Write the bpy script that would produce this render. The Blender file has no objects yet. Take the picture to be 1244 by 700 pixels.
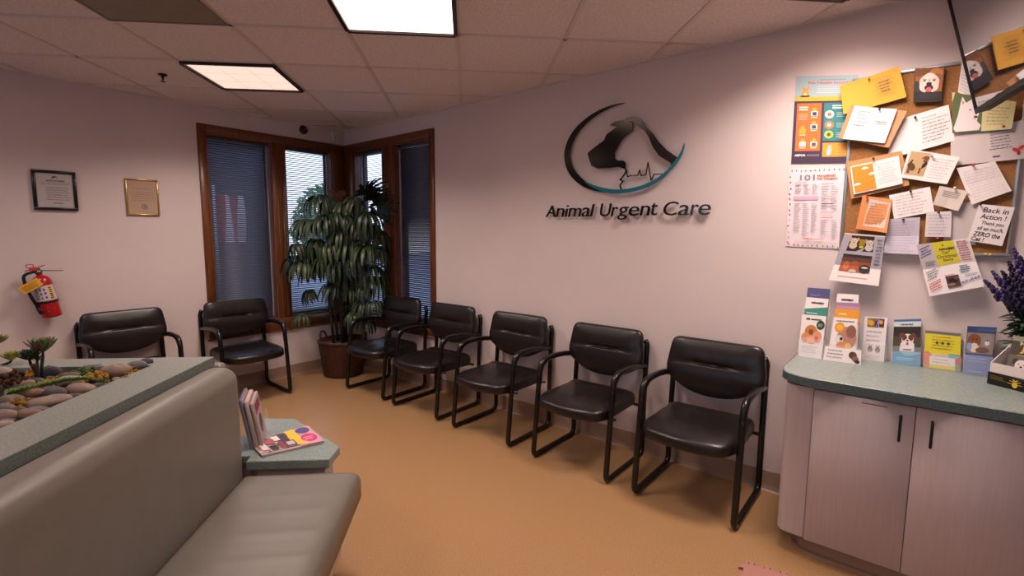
import bpy, bmesh, math, random
from mathutils import Vector, Matrix
random.seed(7)
sc = bpy.context.scene
COL = sc.collection
PI = math.pi
# ------------------------------------------------------------------ camera (calibrated from the room's own lines)
CAM = Vector((4.959, -3.079, 1.497)); H = 2.606; FPX = 591.68
CR = Vector((0.771, 0.636, 0.006)).normalized()
CF = Vector((-0.632, 0.767, -0.110)); CF = (CF - CR * CF.dot(CR)).normalized()
CU = CR.cross(CF).normalized()
cd = bpy.data.cameras.new('camera'); cam = bpy.data.objects.new('camera', cd); COL.objects.link(cam)
cd.sensor_width = 36.0; cd.lens = FPX * 36.0 / 1244.0; cd.clip_start = 0.02; cd.clip_end = 200
cam.matrix_world = Matrix(((CR.x, CU.x, -CF.x, CAM.x), (CR.y, CU.y, -CF.y, CAM.y), (CR.z, CU.z, -CF.z, CAM.z), (0, 0, 0, 1)))
sc.camera = cam
def ray(x, y): return CR * ((x - 622) / FPX) - CU * ((y - 350) / FPX) + CF
def on_x(x, y, X): r = ray(x, y); return CAM + r * ((X - CAM.x) / r.x)
def on_y(x, y, Y): r = ray(x, y); return CAM + r * ((Y - CAM.y) / r.y)
def on_z(x, y, Z): r = ray(x, y); return CAM + r * ((Z - CAM.z) / r.z)
def on_lean(x, y, y0, k, z0):                       # plane y = y0 + k (z - z0)
    r = ray(x, y); t = (y0 + k * (CAM.z - z0) - CAM.y) / (r.y - k * r.z); return CAM + r * t
# planter / ceiling frame: u to the right, v away, turned 45 degrees to the walls
GA = math.radians(44.77); GU = Vector((math.cos(GA), math.sin(GA), 0)); GV = Vector((-math.sin(GA), math.cos(GA), 0))
def uv(u, v, z=0.0): return Vector((CAM.x, CAM.y, 0)) + GU * u + GV * v + Vector((0, 0, z))

# ------------------------------------------------------------------ materials
def lin(c):
    if isinstance(c, str):
        c = [int(c[i:i + 2], 16) / 255 for i in (0, 2, 4)]
    return tuple((x / 12.92 if x <= 0.04045 else ((x + 0.055) / 1.055) ** 2.4) for x in c)
MC = {}
def mat(name, col, rough=0.6, metal=0.0, emit=0.0, var=0.0, scale=30.0, bump=0.0, bscale=200.0, alpha=1.0, spec=0.5, coat=0.0, stretch=None, col2=None, trans=0.0, ior=1.45):
    if name in MC: return MC[name]
    m = bpy.data.materials.new(name); m.use_nodes = True; nt = m.node_tree; b = nt.nodes['Principled BSDF']
    c = lin(col) + (1,)
    b.inputs['Base Color'].default_value = c; b.inputs['Roughness'].default_value = rough; b.inputs['Metallic'].default_value = metal
    b.inputs['Specular IOR Level'].default_value = spec; b.inputs['Coat Weight'].default_value = coat
    b.inputs['Transmission Weight'].default_value = trans; b.inputs['IOR'].default_value = ior
    if emit: b.inputs['Emission Color'].default_value = c; b.inputs['Emission Strength'].default_value = emit
    if alpha < 1: b.inputs['Alpha'].default_value = alpha
    if var or bump:
        tc = nt.nodes.new('ShaderNodeTexCoord'); mp = nt.nodes.new('ShaderNodeMapping'); nt.links.new(tc.outputs['Object'], mp.inputs[0])
        if stretch: mp.inputs['Scale'].default_value = stretch
    if var:
        n = nt.nodes.new('ShaderNodeTexNoise'); n.inputs['Scale'].default_value = scale; n.inputs['Detail'].default_value = 5
        nt.links.new(mp.outputs[0], n.inputs[0])
        r = nt.nodes.new('ShaderNodeValToRGB'); r.color_ramp.elements[0].position = 0.35; r.color_ramp.elements[1].position = 0.65
        if col2 is not None: d = lin(col2)
        else: d = tuple(x * (1 - var) for x in c[:3])
        r.color_ramp.elements[0].color = tuple(d) + (1,); r.color_ramp.elements[1].color = c
        nt.links.new(n.outputs['Fac'], r.inputs[0]); nt.links.new(r.outputs[0], b.inputs['Base Color'])
    if bump:
        n2 = nt.nodes.new('ShaderNodeTexNoise'); n2.inputs['Scale'].default_value = bscale; n2.inputs['Detail'].default_value = 3
        nt.links.new(mp.outputs[0], n2.inputs[0]); bp = nt.nodes.new('ShaderNodeBump'); bp.inputs['Strength'].default_value = bump; bp.inputs['Distance'].default_value = 0.002
        nt.links.new(n2.outputs['Fac'], bp.inputs['Height']); nt.links.new(bp.outputs[0], b.inputs['Normal'])
    MC[name] = m; return m
def flat(col, rough=0.6): 
    return mat('ink_' + (col if isinstance(col, str) else '%d_%d_%d' % tuple(int(x * 255) for x in col)), col, rough)

# ------------------------------------------------------------------ mesh builder
class MB:
    def __init__(s): s.v = []; s.f = []; s.m = []; s.sm = []; s.mats = []
    def mi(s, m):
        if m is None: return 0
        if m not in s.mats: s.mats.append(m)
        return s.mats.index(m)
    def add(s, vs, fs, m=None, smooth=False):
        o = len(s.v); s.v += [Vector(p) for p in vs]; k = s.mi(m)
        for f in fs: s.f.append([i + o for i in f]); s.m.append(k); s.sm.append(smooth)
        return s
    def box(s, a, b, m=None, T=None):
        (x0, y0, z0), (x1, y1, z1) = a, b
        vs = [Vector(p) for p in ((x0, y0, z0), (x1, y0, z0), (x1, y1, z0), (x0, y1, z0), (x0, y0, z1), (x1, y0, z1), (x1, y1, z1), (x0, y1, z1))]
        if T: vs = [T @ p for p in vs]
        return s.add(vs, [(0, 3, 2, 1), (4, 5, 6, 7), (0, 1, 5, 4), (1, 2, 6, 5), (2, 3, 7, 6), (3, 0, 4, 7)], m)
    def bevbox(s, a, b, r=0.01, m=None, T=None, seg=3):
        bm = bmesh.new(); bmesh.ops.create_cube(bm, size=1)
        c = [(a[i] + b[i]) / 2 for i in range(3)]; d = [b[i] - a[i] for i in range(3)]
        for v in bm.verts: v.co = Vector([c[i] + v.co[i] * d[i] for i in range(3)])
        bmesh.ops.bevel(bm, geom=bm.edges[:], offset=r, segments=seg, affect='EDGES', profile=0.5)
        vs = [T @ v.co if T else v.co.copy() for v in bm.verts]; bm.verts.index_update()
        s.add(vs, [[v.index for v in f.verts] for f in bm.faces], m, True); bm.free(); return s
    def prism(s, poly, h0, h1, m=None, T=None, bev=0.0):      # polygon in local xy, from z h0 to h1
        n = len(poly)
        if bev:
            A = lambda z, k: [Vector((p[0], p[1], z)) for p in inset(poly, k)]
            rings = [A(h0, bev), A(h0 + bev, 0), A(h1 - bev, 0), A(h1, bev)]
        else: rings = [[Vector((p[0], p[1], z)) for p in poly] for z in (h0, h1)]
        vs = [p for r in rings for p in r]
        if T: vs = [T @ p for p in vs]
        fs = [tuple(reversed(range(n))), tuple(range((len(rings) - 1) * n, len(rings) * n))]
        for k in range(len(rings) - 1):
            for i in range(n): j = (i + 1) % n; fs.append((k * n + i, k * n + j, (k + 1) * n + j, (k + 1) * n + i))
        return s.add(vs, fs, m)
    def tube(s, path, r, seg=10, m=None, cap=True, closed=False, T=None):
        P = [Vector(p) for p in path]; n = len(P); R = r if isinstance(r, (list, tuple)) else [r] * n
        tans = []
        for i in range(n):
            a = P[i - 1] if (i > 0 or closed) else P[i]; b = P[(i + 1) % n] if (i < n - 1 or closed) else P[i]
            t = (b - a); tans.append(t.normalized() if t.length > 1e-9 else Vector((0, 0, 1)))
        up = Vector((0, 0, 1)) if abs(tans[0].z) < 0.9 else Vector((1, 0, 0))
        nrm = (up - tans[0] * up.dot(tans[0])).normalized(); vs = []
        for i in range(n):
            nrm = (nrm - tans[i] * nrm.dot(tans[i])).normalized(); bn = tans[i].cross(nrm)
            for k in range(seg):
                a = 2 * PI * k / seg; vs.append(P[i] + (nrm * math.cos(a) + bn * math.sin(a)) * R[i])
        fs = []
        for i in range(n if closed else n - 1):
            for k in range(seg):
                a, b = i * seg + k, i * seg + (k + 1) % seg; i2 = (i + 1) % n
                fs.append((a, b, i2 * seg + (k + 1) % seg, i2 * seg + k))
        if cap and not closed: fs += [tuple(reversed(range(seg))), tuple(range((n - 1) * seg, n * seg))]
        if T: vs = [T @ p for p in vs]
        return s.add(vs, fs, m, True)
    def lathe(s, prof, seg=24, m=None, T=None, cap=True):      # prof (r, z)
        vs = []; n = len(prof)
        for r, z in prof:
            for k in range(seg): a = 2 * PI * k / seg; vs.append(Vector((r * math.cos(a), r * math.sin(a), z)))
        fs = []
        for i in range(n - 1):
            for k in range(seg): fs.append((i * seg + k, i * seg + (k + 1) % seg, (i + 1) * seg + (k + 1) % seg, (i + 1) * seg + k))
        if cap: fs += [tuple(reversed(range(seg))), tuple(range((n - 1) * seg, n * seg))]
        if T: vs = [T @ p for p in vs]
        return s.add(vs, fs, m, True)
    def ball(s, c, r, m=None, seg=16, rings=10, T=None, fn=None):
        r = r if isinstance(r, (list, tuple)) else (r, r, r); vs = []; fs = []
        for i in range(rings + 1):
            th = PI * i / rings
            for k in range(seg):
                a = 2 * PI * k / seg; d = Vector((math.sin(th) * math.cos(a), math.sin(th) * math.sin(a), math.cos(th)))
                q = fn(d) if fn else 1
                vs.append(Vector((c[0] + d.x * r[0] * q, c[1] + d.y * r[1] * q, c[2] + d.z * r[2] * q)))
        for i in range(rings):
            for k in range(seg): fs.append((i * seg + k, (i + 1) * seg + k, (i + 1) * seg + (k + 1) % seg, i * seg + (k + 1) % seg))
        if T: vs = [T @ p for p in vs]
        return s.add(vs, fs, m, True)
    def cushion(s, outline, cen, z0, z1, rings=12, p=2.6, m=None, T=None, top=None, bot=None, edge=0.5):
        # outline in xy; thickness profile rounded; top(x,y) / bot(x,y) displace
        n = len(outline); zm = z0 + (z1 - z0) * edge; vs = []; fs = []
        def ring(k, side):
            q = math.sin(k / rings * PI / 2)            # 1 at the edge, 0 in the middle
            pr = (1 - q ** p) ** (1 / p) if q < 1 else 0.0
            out = []
            for x, y in outline:
                X = cen[0] + (x - cen[0]) * q; Y = cen[1] + (y - cen[1]) * q
                if side > 0: z = zm + (z1 - zm) * pr + (top(X, Y) * pr if top else 0)
                else: z = zm - (zm - z0) * pr + (bot(X, Y) * pr if bot else 0)
                out.append(Vector((X, Y, z)))
            return out
        ks = [(k, 1) for k in range(0, rings)] + [(rings, 1)] + [(k, -1) for k in range(rings - 1, -1, -1)]
        for k, sd in ks:
            if k == 0: vs += ring(0.02 * rings, sd)
            else: vs += ring(k, sd)
        L = len(ks)
        for i in range(L - 1):
            for k in range(n): fs.append((i * n + k, (i + 1) * n + k, (i + 1) * n + (k + 1) % n, i * n + (k + 1) % n))
        fs += [tuple(range(n)), tuple(reversed(range((L - 1) * n, L * n)))]
        if T: vs = [T @ v for v in vs]
        return s.add(vs, fs, m, True)
    def build(s, name, material=None, parent=None, loc=None, recalc=True, **props):
        me = bpy.data.meshes.new(name); L = Vector(loc) if loc is not None else Vector((0, 0, 0))
        me.from_pydata([tuple(v - L) if (loc is not None) else tuple(v) for v in s.v], [], s.f)
        ms = s.mats if s.mats else [material]
        if material is not None and s.mats and None in [None]: pass
        for m in ms: me.materials.append(m)
        for p, k, sm in zip(me.polygons, s.m, s.sm): p.material_index = k; p.use_smooth = sm
        me.update()
        if recalc:
            bm = bmesh.new(); bm.from_mesh(me); bmesh.ops.recalc_face_normals(bm, faces=bm.faces[:]); bm.to_mesh(me); bm.free()
        o = bpy.data.objects.new(name, me); COL.objects.link(o)
        if parent: o.parent = parent
        if loc is not None: o.location = L
        for k, v in props.items(): o[k] = v
        return o
def inset(poly, k):
    if k == 0: return poly
    n = len(poly); out = []
    area = sum(poly[i][0] * poly[(i + 1) % n][1] - poly[(i + 1) % n][0] * poly[i][1] for i in range(n))
    sg = 1 if area > 0 else -1
    for i in range(n):
        p0, p1, p2 = [Vector((q[0], q[1])) for q in (poly[i - 1], poly[i], poly[(i + 1) % n])]
        e1 = (p1 - p0).normalized(); e2 = (p2 - p1).normalized()
        n1 = Vector((-e1.y, e1.x)) * sg; n2 = Vector((-e2.y, e2.x)) * sg; b = (n1 + n2)
        b = b.normalized(); c = max(0.5, b.dot(n1)); q = p1 + b * (k / c); out.append((q.x, q.y))
    return out
def rpoly(pts, r, seg=5):                                     # rounded polygon (2D)
    n = len(pts); out = []; R = r if isinstance(r, (list, tuple)) else [r] * n
    for i in range(n):
        p0, p1, p2 = Vector(pts[i - 1][:2]), Vector(pts[i][:2]), Vector(pts[(i + 1) % n][:2]); a = (p0 - p1); b = (p2 - p1)
        d = min(R[i], a.length * .49, b.length * .49); A = p1 + a.normalized() * d; B = p1 + b.normalized() * d
        for k in range(seg + 1):
            t = k / seg; q = A * (1 - t) ** 2 + p1 * 2 * t * (1 - t) + B * t * t; out.append((q.x, q.y))
    return out
def rpath(pts, r, seg=8):                                     # rounded open path (3D)
    P = [Vector(p) for p in pts]; out = [P[0]]; R = r if isinstance(r, (list, tuple)) else [r] * len(P)
    for i in range(1, len(P) - 1):
        a = P[i - 1] - P[i]; b = P[i + 1] - P[i]; d = min(R[i], a.length * .49, b.length * .49)
        A = P[i] + a.normalized() * d; B = P[i] + b.normalized() * d
        for k in range(seg + 1): t = k / seg; out.append(A * (1 - t) ** 2 + P[i] * 2 * t * (1 - t) + B * t * t)
    out.append(P[-1]); return out
def densify(poly, d=0.03):
    out = []
    for i in range(len(poly)):
        a = Vector(poly[i]); b = Vector(poly[(i + 1) % len(poly)]); n = max(1, int((b - a).length / d))
        for k in range(n): q = a + (b - a) * (k / n); out.append((q.x, q.y))
    return out
def thing(name, label, cat, loc=(0, 0, 0), rz=0.0, group=None):
    o = bpy.data.objects.new(name, None); o.empty_display_size = 0.05; COL.objects.link(o); o.location = loc; o.rotation_euler = (0, 0, rz)
    o['label'] = label; o['category'] = cat
    if group: o['group'] = group
    return o
def tag(o, label, cat, group=None):
    o['label'] = label; o['category'] = cat
    if group: o['group'] = group
    return o
def struct(o): o['kind'] = 'structure'; return o
def dup(root, loc, rz, label, group=None):
    r = root.copy(); COL.objects.link(r); r.location = loc; r.rotation_euler = (0, 0, rz); r['label'] = label
    if group: r['group'] = group
    for ch in list(root.children):
        c = ch.copy(); COL.objects.link(c); c.parent = r
        for g in ch.children: d = g.copy(); COL.objects.link(d); d.parent = c
    return r

# text as mesh outlines (Blender's built-in font)
TC = {}
def text_geom(s, bold=0.0):
    if (s, bold) in TC: return TC[(s, bold)]
    cu = bpy.data.curves.new('t', 'FONT'); cu.body = s; cu.offset = bold; cu.resolution_u = 3
    o = bpy.data.objects.new('t', cu); COL.objects.link(o); bpy.context.view_layer.update()
    me = o.evaluated_get(bpy.context.evaluated_depsgraph_get()).to_mesh()
    vs = [(v.co.x, v.co.y) for v in me.vertices]; fs = [tuple(p.vertices) for p in me.polygons]
    o.to_mesh_clear(); bpy.data.objects.remove(o); bpy.data.curves.remove(cu)
    x0 = min(v[0] for v in vs); x1 = max(v[0] for v in vs); y0 = min(v[1] for v in vs); y1 = max(v[1] for v in vs)
    TC[(s, bold)] = (vs, fs, (x0, y0, x1, y1)); return TC[(s, bold)]

# flat artwork drawn on a surface: S(u, v, h) gives the point
class Art:
    def __init__(s, S): s.S = S; s.mb = MB(); s.h = 0.0006
    def poly(s, pts, col, h=None):
        s.h += 0.00004; hh = s.h if h is None else h
        ct = getattr(s.S, 'cut', None)
        if ct:
            ax, c = ct; lo = [p for p in pts if p[ax] < c - 1e-6]; hi = [p for p in pts if p[ax] > c + 1e-6]
            if lo and hi:
                for sg in (1, -1):
                    out = []
                    for i in range(len(pts)):
                        a, b = pts[i - 1], pts[i]; ia = (c - a[ax]) * sg >= 0; ib = (c - b[ax]) * sg >= 0
                        if ia != ib: t_ = (c - a[ax]) / (b[ax] - a[ax]); out.append((a[0] + (b[0] - a[0]) * t_, a[1] + (b[1] - a[1]) * t_))
                        if ib: out.append(b)
                    if len(out) > 2: s.mb.add([s.S(u, v, hh) for u, v in out], [tuple(range(len(out)))], flat(col))
                return s
        s.mb.add([s.S(u, v, hh) for u, v in pts], [tuple(range(len(pts)))], flat(col)); return s
    def rect(s, u0, v0, u1, v1, col): return s.poly([(u0, v0), (u1, v0), (u1, v1), (u0, v1)], col)
    def ell(s, cu, cv, ru, rv, col, rot=0, n=18):
        c, q = math.cos(rot), math.sin(rot)
        return s.poly([(cu + ru * math.cos(a) * c - rv * math.sin(a) * q, cv + ru * math.cos(a) * q + rv * math.sin(a) * c) for a in [2 * PI * k / n for k in range(n)]], col)
    def text(s, t, u0, v0, u1, v1, col, bold=0.0, shear=0.0):
        s.h += 0.00004; vs, fs, (x0, y0, x1, y1) = text_geom(t, bold); w = (x1 - x0) or 1; hh = (y1 - y0) or 1
        s.mb.add([s.S(u0 + (u1 - u0) * ((x - x0) / w) + shear * ((y - y0) / hh), v0 + (v1 - v0) * (y - y0) / hh, s.h) for x, y in vs], fs, flat(col)); return s
    def line(s, pts, w, col, ar=1.0):
        # ribbon in uv; ar = height/width of the surface in metres so strokes keep their width
        s.h += 0.00002; P = [Vector((p[0], p[1] * ar)) for p in pts]
        for i in range(len(P) - 1):
            d = P[i + 1] - P[i]
            if d.length < 1e-6: continue
            nn = Vector((-d.y, d.x)).normalized() * w / 2; e = d.normalized() * w * .3
            q = [P[i] - e + nn, P[i + 1] + e + nn, P[i + 1] + e - nn, P[i] - e - nn]
            s.mb.add([s.S(a.x, a.y / ar, s.h) for a in q], [(0, 1, 2, 3)], flat(col))
        return s
    def scrawl(s, u0, v0, u1, v1, rows, col, w=0.006, ar=1.0, seed=1, amp=0.35, slope=0.0, ragged=0.25, gap=True):
        rnd = random.Random(seed); step = (v1 - v0) / rows
        for r in range(rows):
            v = v1 - (r + .6) * step; u = u0 + rnd.random() * .03; end = u1 - rnd.random() * ragged * (u1 - u0)
            while u < end:
                L = (u1 - u0) * (0.06 + rnd.random() * .13); L = min(L, end - u + .01); n = max(3, int(L / ((u1 - u0) * .018))); pts = []
                for k in range(n + 1):
                    pts.append((u + L * k / n, v + slope * (u + L * k / n - u0) + ((k % 2) - .5) * step * amp * (0.5 + rnd.random())))
                s.line(pts, w, col, ar); u += L + (u1 - u0) * .03
        return s
    def bars(s, u0, v0, u1, v1, rows, col, fill=.35, seed=1, ragged=.2):
        rnd = random.Random(seed); st = (v1 - v0) / rows
        for r in range(rows): v = v1 - (r + .8) * st; s.rect(u0, v, u1 - rnd.random() * ragged * (u1 - u0), v + st * fill, col)
        return s
    def build(s, name, parent): return s.mb.build(name, None, parent, recalc=False)
def quadS(c, lift=None):                                     # c = bottom-left, bottom-right, top-right, top-left ; h towards the viewer side
    a, b, cc, d = [Vector(p) for p in c]; nrm = (b - a).cross(d - a).normalized()
    def S(u, v, h):
        p = a * (1 - u) * (1 - v) + b * u * (1 - v) + cc * u * v + d * (1 - u) * v
        return p + nrm * (h + (lift(u, v) if lift else 0))
    S.cut = getattr(lift, 'cut', None); S.n = nrm; S.w = (b - a).length; S.hh = (d - a).length; S.ar = S.hh / max(S.w, 1e-6)
    return S
def sheet(S, t, m, nu=1, nv=1, mb=None):                     # a sheet of thickness t whose front is at h = 0
    mb = mb or MB(); vs = []
    us_ = [i / nu for i in range(nu + 1)]; vs_ = [j / nv for j in range(nv + 1)]; ct = getattr(S, 'cut', None)
    if ct:
        L_ = (us_, vs_)[ct[0]]
        if min(abs(x - ct[1]) for x in L_) > 1e-4: L_.append(ct[1]); L_.sort()
        nu, nv = len(us_) - 1, len(vs_) - 1
    for h in (0.0, -t):
        for j in range(nv + 1):
            for i in range(nu + 1): vs.append(S(us_[i], vs_[j], h))
    N = (nu + 1) * (nv + 1); fs = []
    for j in range(nv):
        for i in range(nu):
            a = j * (nu + 1) + i; q = (a, a + 1, a + nu + 2, a + nu + 1); fs.append(q); fs.append(tuple(N + k for k in reversed(q)))
    for i in range(nu): a = i; b = nv * (nu + 1) + i; fs.append((a, N + a, N + a + 1, a + 1)); fs.append((b, b + 1, N + b + 1, N + b))
    for j in range(nv): a = j * (nu + 1); b = a + nu; c = a + nu + 1; d = c + nu; fs.append((a, c, N + c, N + a)); fs.append((b, N + b, N + d, d))
    mb.add(vs, fs, m); return mb

# ------------------------------------------------------------------ palette
M_wall = mat('wall_paint', 'D6C8C7', 0.75, var=0.05, scale=1.5, bump=0.25, bscale=90)
M_ceil = mat('ceiling_tile', 'F0E4E4', 0.95, spec=0.15, var=0.17, scale=75, bump=1.0, bscale=75)
M_grid = mat('ceiling_grid_metal', 'D8CCCA', 0.5)
M_floor = mat('speckled_floor', 'AE8860', 0.33, var=0.38, scale=190, bump=0.06, bscale=60, spec=0.45)
M_base = mat('cove_base', '9C8272', 0.45)
M_wood = mat('cherry_wood', '73401F', 0.38, var=0.45, scale=9, stretch=(6, 6, .5), coat=0.15, bump=.03)
M_lam = mat('grey_green_laminate', '8B918C', 0.42, var=0.4, scale=150, spec=0.5)
M_lam_shade = mat('grey_green_edge_shaded', '6F7874', 0.5, var=0.4, scale=150)  # rim laminate darkened, the dimmer light on upright edges put into its colour
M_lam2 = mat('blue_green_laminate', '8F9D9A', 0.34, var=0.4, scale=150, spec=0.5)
M_lam2_shade = mat('blue_green_edge_shaded', '566B6C', 0.45, var=0.45, scale=150)  # counter laminate with the shade of its upright edge put into the colour
M_uph = mat('grey_vinyl_upholstery', '757069', 0.4, var=0.06, scale=12, bump=0.12, bscale=500, spec=0.5)
M_vinyl = mat('black_vinyl', '171213', 0.34, bump=0.25, bscale=160, spec=0.55)
M_frame = mat('black_gloss_tube', '0E0C0E', 0.2, spec=0.6)
M_cab = mat('pale_ash_laminate', 'B9AAAB', 0.5, var=0.07, scale=14, stretch=(8, 8, .35))
M_black = mat('matte_black', '0C0B0D', 0.45)
M_alu = mat('brushed_aluminium', 'B9BDC2', 0.35, metal=0.7)
M_slat = mat('blind_slat', '50505A', 0.5)
M_glass = mat('window_glass', 'F4F8FA', 0.02, trans=1.0, ior=1.05)
M_acry = mat('clear_acrylic', 'EDF2F4', 0.05, alpha=0.10)
M_paper = mat('white_paper', 'E6DFE0', 0.75)
M_cork = mat('cork', 'A06F40', 0.9, var=0.35, scale=150)
M_brass = mat('brass_metal', 'C0A468', 0.3, metal=0.85)
# ================================================================== ROOM SHELL
XR, YB = 8.2, -7.2                                            # far sides of the room behind the camera
ZS, ZT = 0.63, 2.375                                          # window opening heights
WL = [(-1.375, -0.80), (-0.672, -0.153)]                      # openings in the left wall (y)
WR = [(0.19, 0.706), (0.885, 1.43)]                           # openings in the logo wall (x)
TK = 0.16
def wall_holes(axis, a0, a1, holes, name):
    mb = MB()
    def bx(p0, p1, z0, z1):
        if axis == 'y': mb.box((-TK, p0, z0), (0, p1, z1))
        else: mb.box((p0, 0, z0), (p1, TK, z1))
    cur = a0
    for h0, h1 in holes: bx(cur, h0, 0, H); bx(h0, h1, 0, ZS); bx(h0, h1, ZT, H); cur = h1
    bx(cur, a1, 0, H)
    return struct(mb.build(name, M_wall))
wall_holes('y', YB, TK, WL, 'wall_left')
wall_holes('x', 0.0, XR, WR, 'wall_rear')
struct(MB().box((XR, YB, 0), (XR + TK, TK, H)).build('wall_right', M_wall))
FX = [(1.2, 3.1), (3.2, 5.1), (5.2, 7.0)]  # openings assumed behind the camera, added to let bluish daylight onto the ceiling
mb = MB(); cur = -TK
for a, b in FX: mb.box((cur, YB - TK, 0), (a, YB, H)).box((a, YB - TK, 0), (b, YB, .25)).box((a, YB - TK, 2.25), (b, YB, H)); cur = b
mb.box((cur, YB - TK, 0), (XR + TK, YB, H)); struct(mb.build('wall_front', M_wall))
for i, (a, b) in enumerate(FX):  # unseen windows added for daylight fill
    e = bpy.data.objects.new('window_%d' % (i + 5), None); COL.objects.link(e); e['kind'] = 'structure'; mb = MB()
    for p, q in (((a, .25), (a + .05, 2.25)), ((b - .05, .25), (b, 2.25)), ((a + .05, .25), (b - .05, .3)), ((a + .05, 2.2), (b - .05, 2.25))): mb.box((p[0], YB - .1, p[1]), (q[0], YB - .04, q[1]))
    mb.build('sash', M_wood, e)
struct(MB().box((-TK, YB - TK, -0.1), (XR + TK, TK, 0)).build('floor', M_floor))
struct(MB().box((-TK, YB - TK, H + .006), (XR + TK, TK, H + 0.12)).build('ceiling', M_ceil))
# suspended grid: 2 ft squares turned 45 degrees; corner of the grid fitted to the photo
GO = Vector((2.458, -1.489, 0)); TS = 0.6096
def clip(p, d):
    lo, hi = -20, 20
    for c, dd, a, b in ((p.x, d.x, 0.0, XR), (p.y, d.y, YB, 0.0)):
        t0, t1 = (a - c) / dd, (b - c) / dd
        lo = max(lo, min(t0, t1)); hi = min(hi, max(t0, t1))
    return lo, hi
mb = MB()
for D, N in ((GV, GU), (GU, GV)):
    for k in range(-16, 17):
        p = GO + N * (k * TS); lo, hi = clip(p, D)
        if hi - lo < 0.05: continue
        a = p + D * (lo + .01); b = p + D * (hi - .01); w = N * 0.012
        mb.add([a - w + Vector((0, 0, H)), a + w + Vector((0, 0, H)), b + w + Vector((0, 0, H)), b - w + Vector((0, 0, H)),
                a - w + Vector((0, 0, H + .006)), a + w + Vector((0, 0, H + .006)), b + w + Vector((0, 0, H + .006)), b - w + Vector((0, 0, H + .006))],
               [(0, 3, 2, 1), (0, 1, 5, 4), (1, 2, 6, 5), (2, 3, 7, 6), (3, 0, 4, 7)])
struct(mb.build('trim_1', M_grid))
# wall angle at the ceiling
mb = MB(); mb.box((0, YB, H - .004), (.02, 0, H + .006)); mb.box((0, -.02, H - .004), (XR, 0, H + .006))
struct(mb.build('trim_2', M_grid))
# baseboards (coved vinyl)
def base(name, pts):
    mb = MB()
    prof = [(0, 0.12), (0.004, 0.118), (0.005, 0.03), (0.010, 0.008), (0.022, 0.0), (0, 0)]
    (ax, ay), (bx, by), n = pts
    vs = [Vector((ax + n[0] * d, ay + n[1] * d, z)) for d, z in prof] + [Vector((bx + n[0] * d, by + n[1] * d, z)) for d, z in prof]
    k = len(prof); mb.add(vs, [tuple(range(k)), tuple(range(2 * k - 1, k - 1, -1))] + [(i, (i + 1) % k, k + (i + 1) % k, k + i) for i in range(k)])
    return struct(mb.build(name, M_base))
base('baseboard_left', ((0, YB), (0, -.0), (1, 0))); base('baseboard_rear', ((0.02, 0), (4.53, 0), (0, -1)))

# windows: cherry casing, jamb linings, sashes, glass, blinds
mb = MB()
def cy(y0, y1, z0, z1, x0=0.0, x1=.018): mb.bevbox((x0, y0, z0), (x1, y1, z1), .003, seg=1)
cy(-1.445, -1.375, .51, 2.455); cy(-1.375, -.0, 2.375, 2.455); cy(-1.375, -.0, .51, .63); cy(-.80, -.672, .63, 2.375); cy(-.153, 0, .63, 2.375)
cy(-1.46, -.0, .50, .515, 0, .026)
cy(-.765, -.757, .63, 2.375, .018, .024); cy(-.715, -.707, .63, 2.375, .018, .024); cy(-.10, -.092, .63, 2.375, .018, .024)
struct(mb.build('trim_3', M_wood))
mb = MB()
def cx(x0, x1, z0, z1, y0=-.018, y1=0.0): mb.bevbox((x0, y0, z0), (x1, y1, z1), .003, seg=1)
cx(1.43, 1.495, .51, 2.455); cx(.02, 1.43, 2.375, 2.455); cx(.02, 1.43, .51, .63); cx(.02, .19, .63, 2.375); cx(.706, .885, .63, 2.375)
cx(.03, 1.505, .50, .515, -.026, 0)
cx(.765, .773, .63, 2.375, -.024, -.018); cx(.82, .828, .63, 2.375, -.024, -.018); cx(.10, .108, .63, 2.375, -.024, -.018)
struct(mb.build('trim_4', M_wood))
M_mull = mat('dark_sash', '2A1A14', 0.4)
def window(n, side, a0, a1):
    def P(a, d, z): return (-d, a, z) if side == 'L' else (a, d, z)
    def bx(mb, a, b, d0, d1, z0, z1):
        p, q = P(a, d0, z0), P(b, d1, z1)
        mb.box([min(p[i], q[i]) for i in range(3)], [max(p[i], q[i]) for i in range(3)])
    e = bpy.data.objects.new('window_%d' % n, None); COL.objects.link(e); e['kind'] = 'structure'
    mb = MB(); t = .012
    bx(mb, a0, a0 + t, 0, TK, ZS, ZT); bx(mb, a1 - t, a1, 0, TK, ZS, ZT); bx(mb, a0 + t, a1 - t, 0, TK, ZS, ZS + t); bx(mb, a0 + t, a1 - t, 0, TK, ZT - t, ZT)
    mb.build('jamb', M_wood, e)
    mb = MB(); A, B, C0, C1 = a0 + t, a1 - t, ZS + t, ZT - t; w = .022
    bx(mb, A, A + w, .10, .13, C0, C1); bx(mb, B - w, B, .10, .13, C0, C1); bx(mb, A + w, B - w, .10, .13, C0, C0 + w); bx(mb, A + w, B - w, .10, .13, C1 - w, C1)
    mb.build('sash', M_mull, e)
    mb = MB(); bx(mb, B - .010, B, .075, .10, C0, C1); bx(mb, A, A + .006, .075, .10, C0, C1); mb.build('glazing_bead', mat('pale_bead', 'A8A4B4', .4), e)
    mb = MB(); bx(mb, A + w - .004, B - w + .004, .112, .118, C0 + w - .004, C1 - w + .004); mb.build('pane', M_glass, e)
window(1, 'L', *WL[0]); window(2, 'L', *WL[1]); window(3, 'R', *WR[0]); window(4, 'R', *WR[1])
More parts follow.
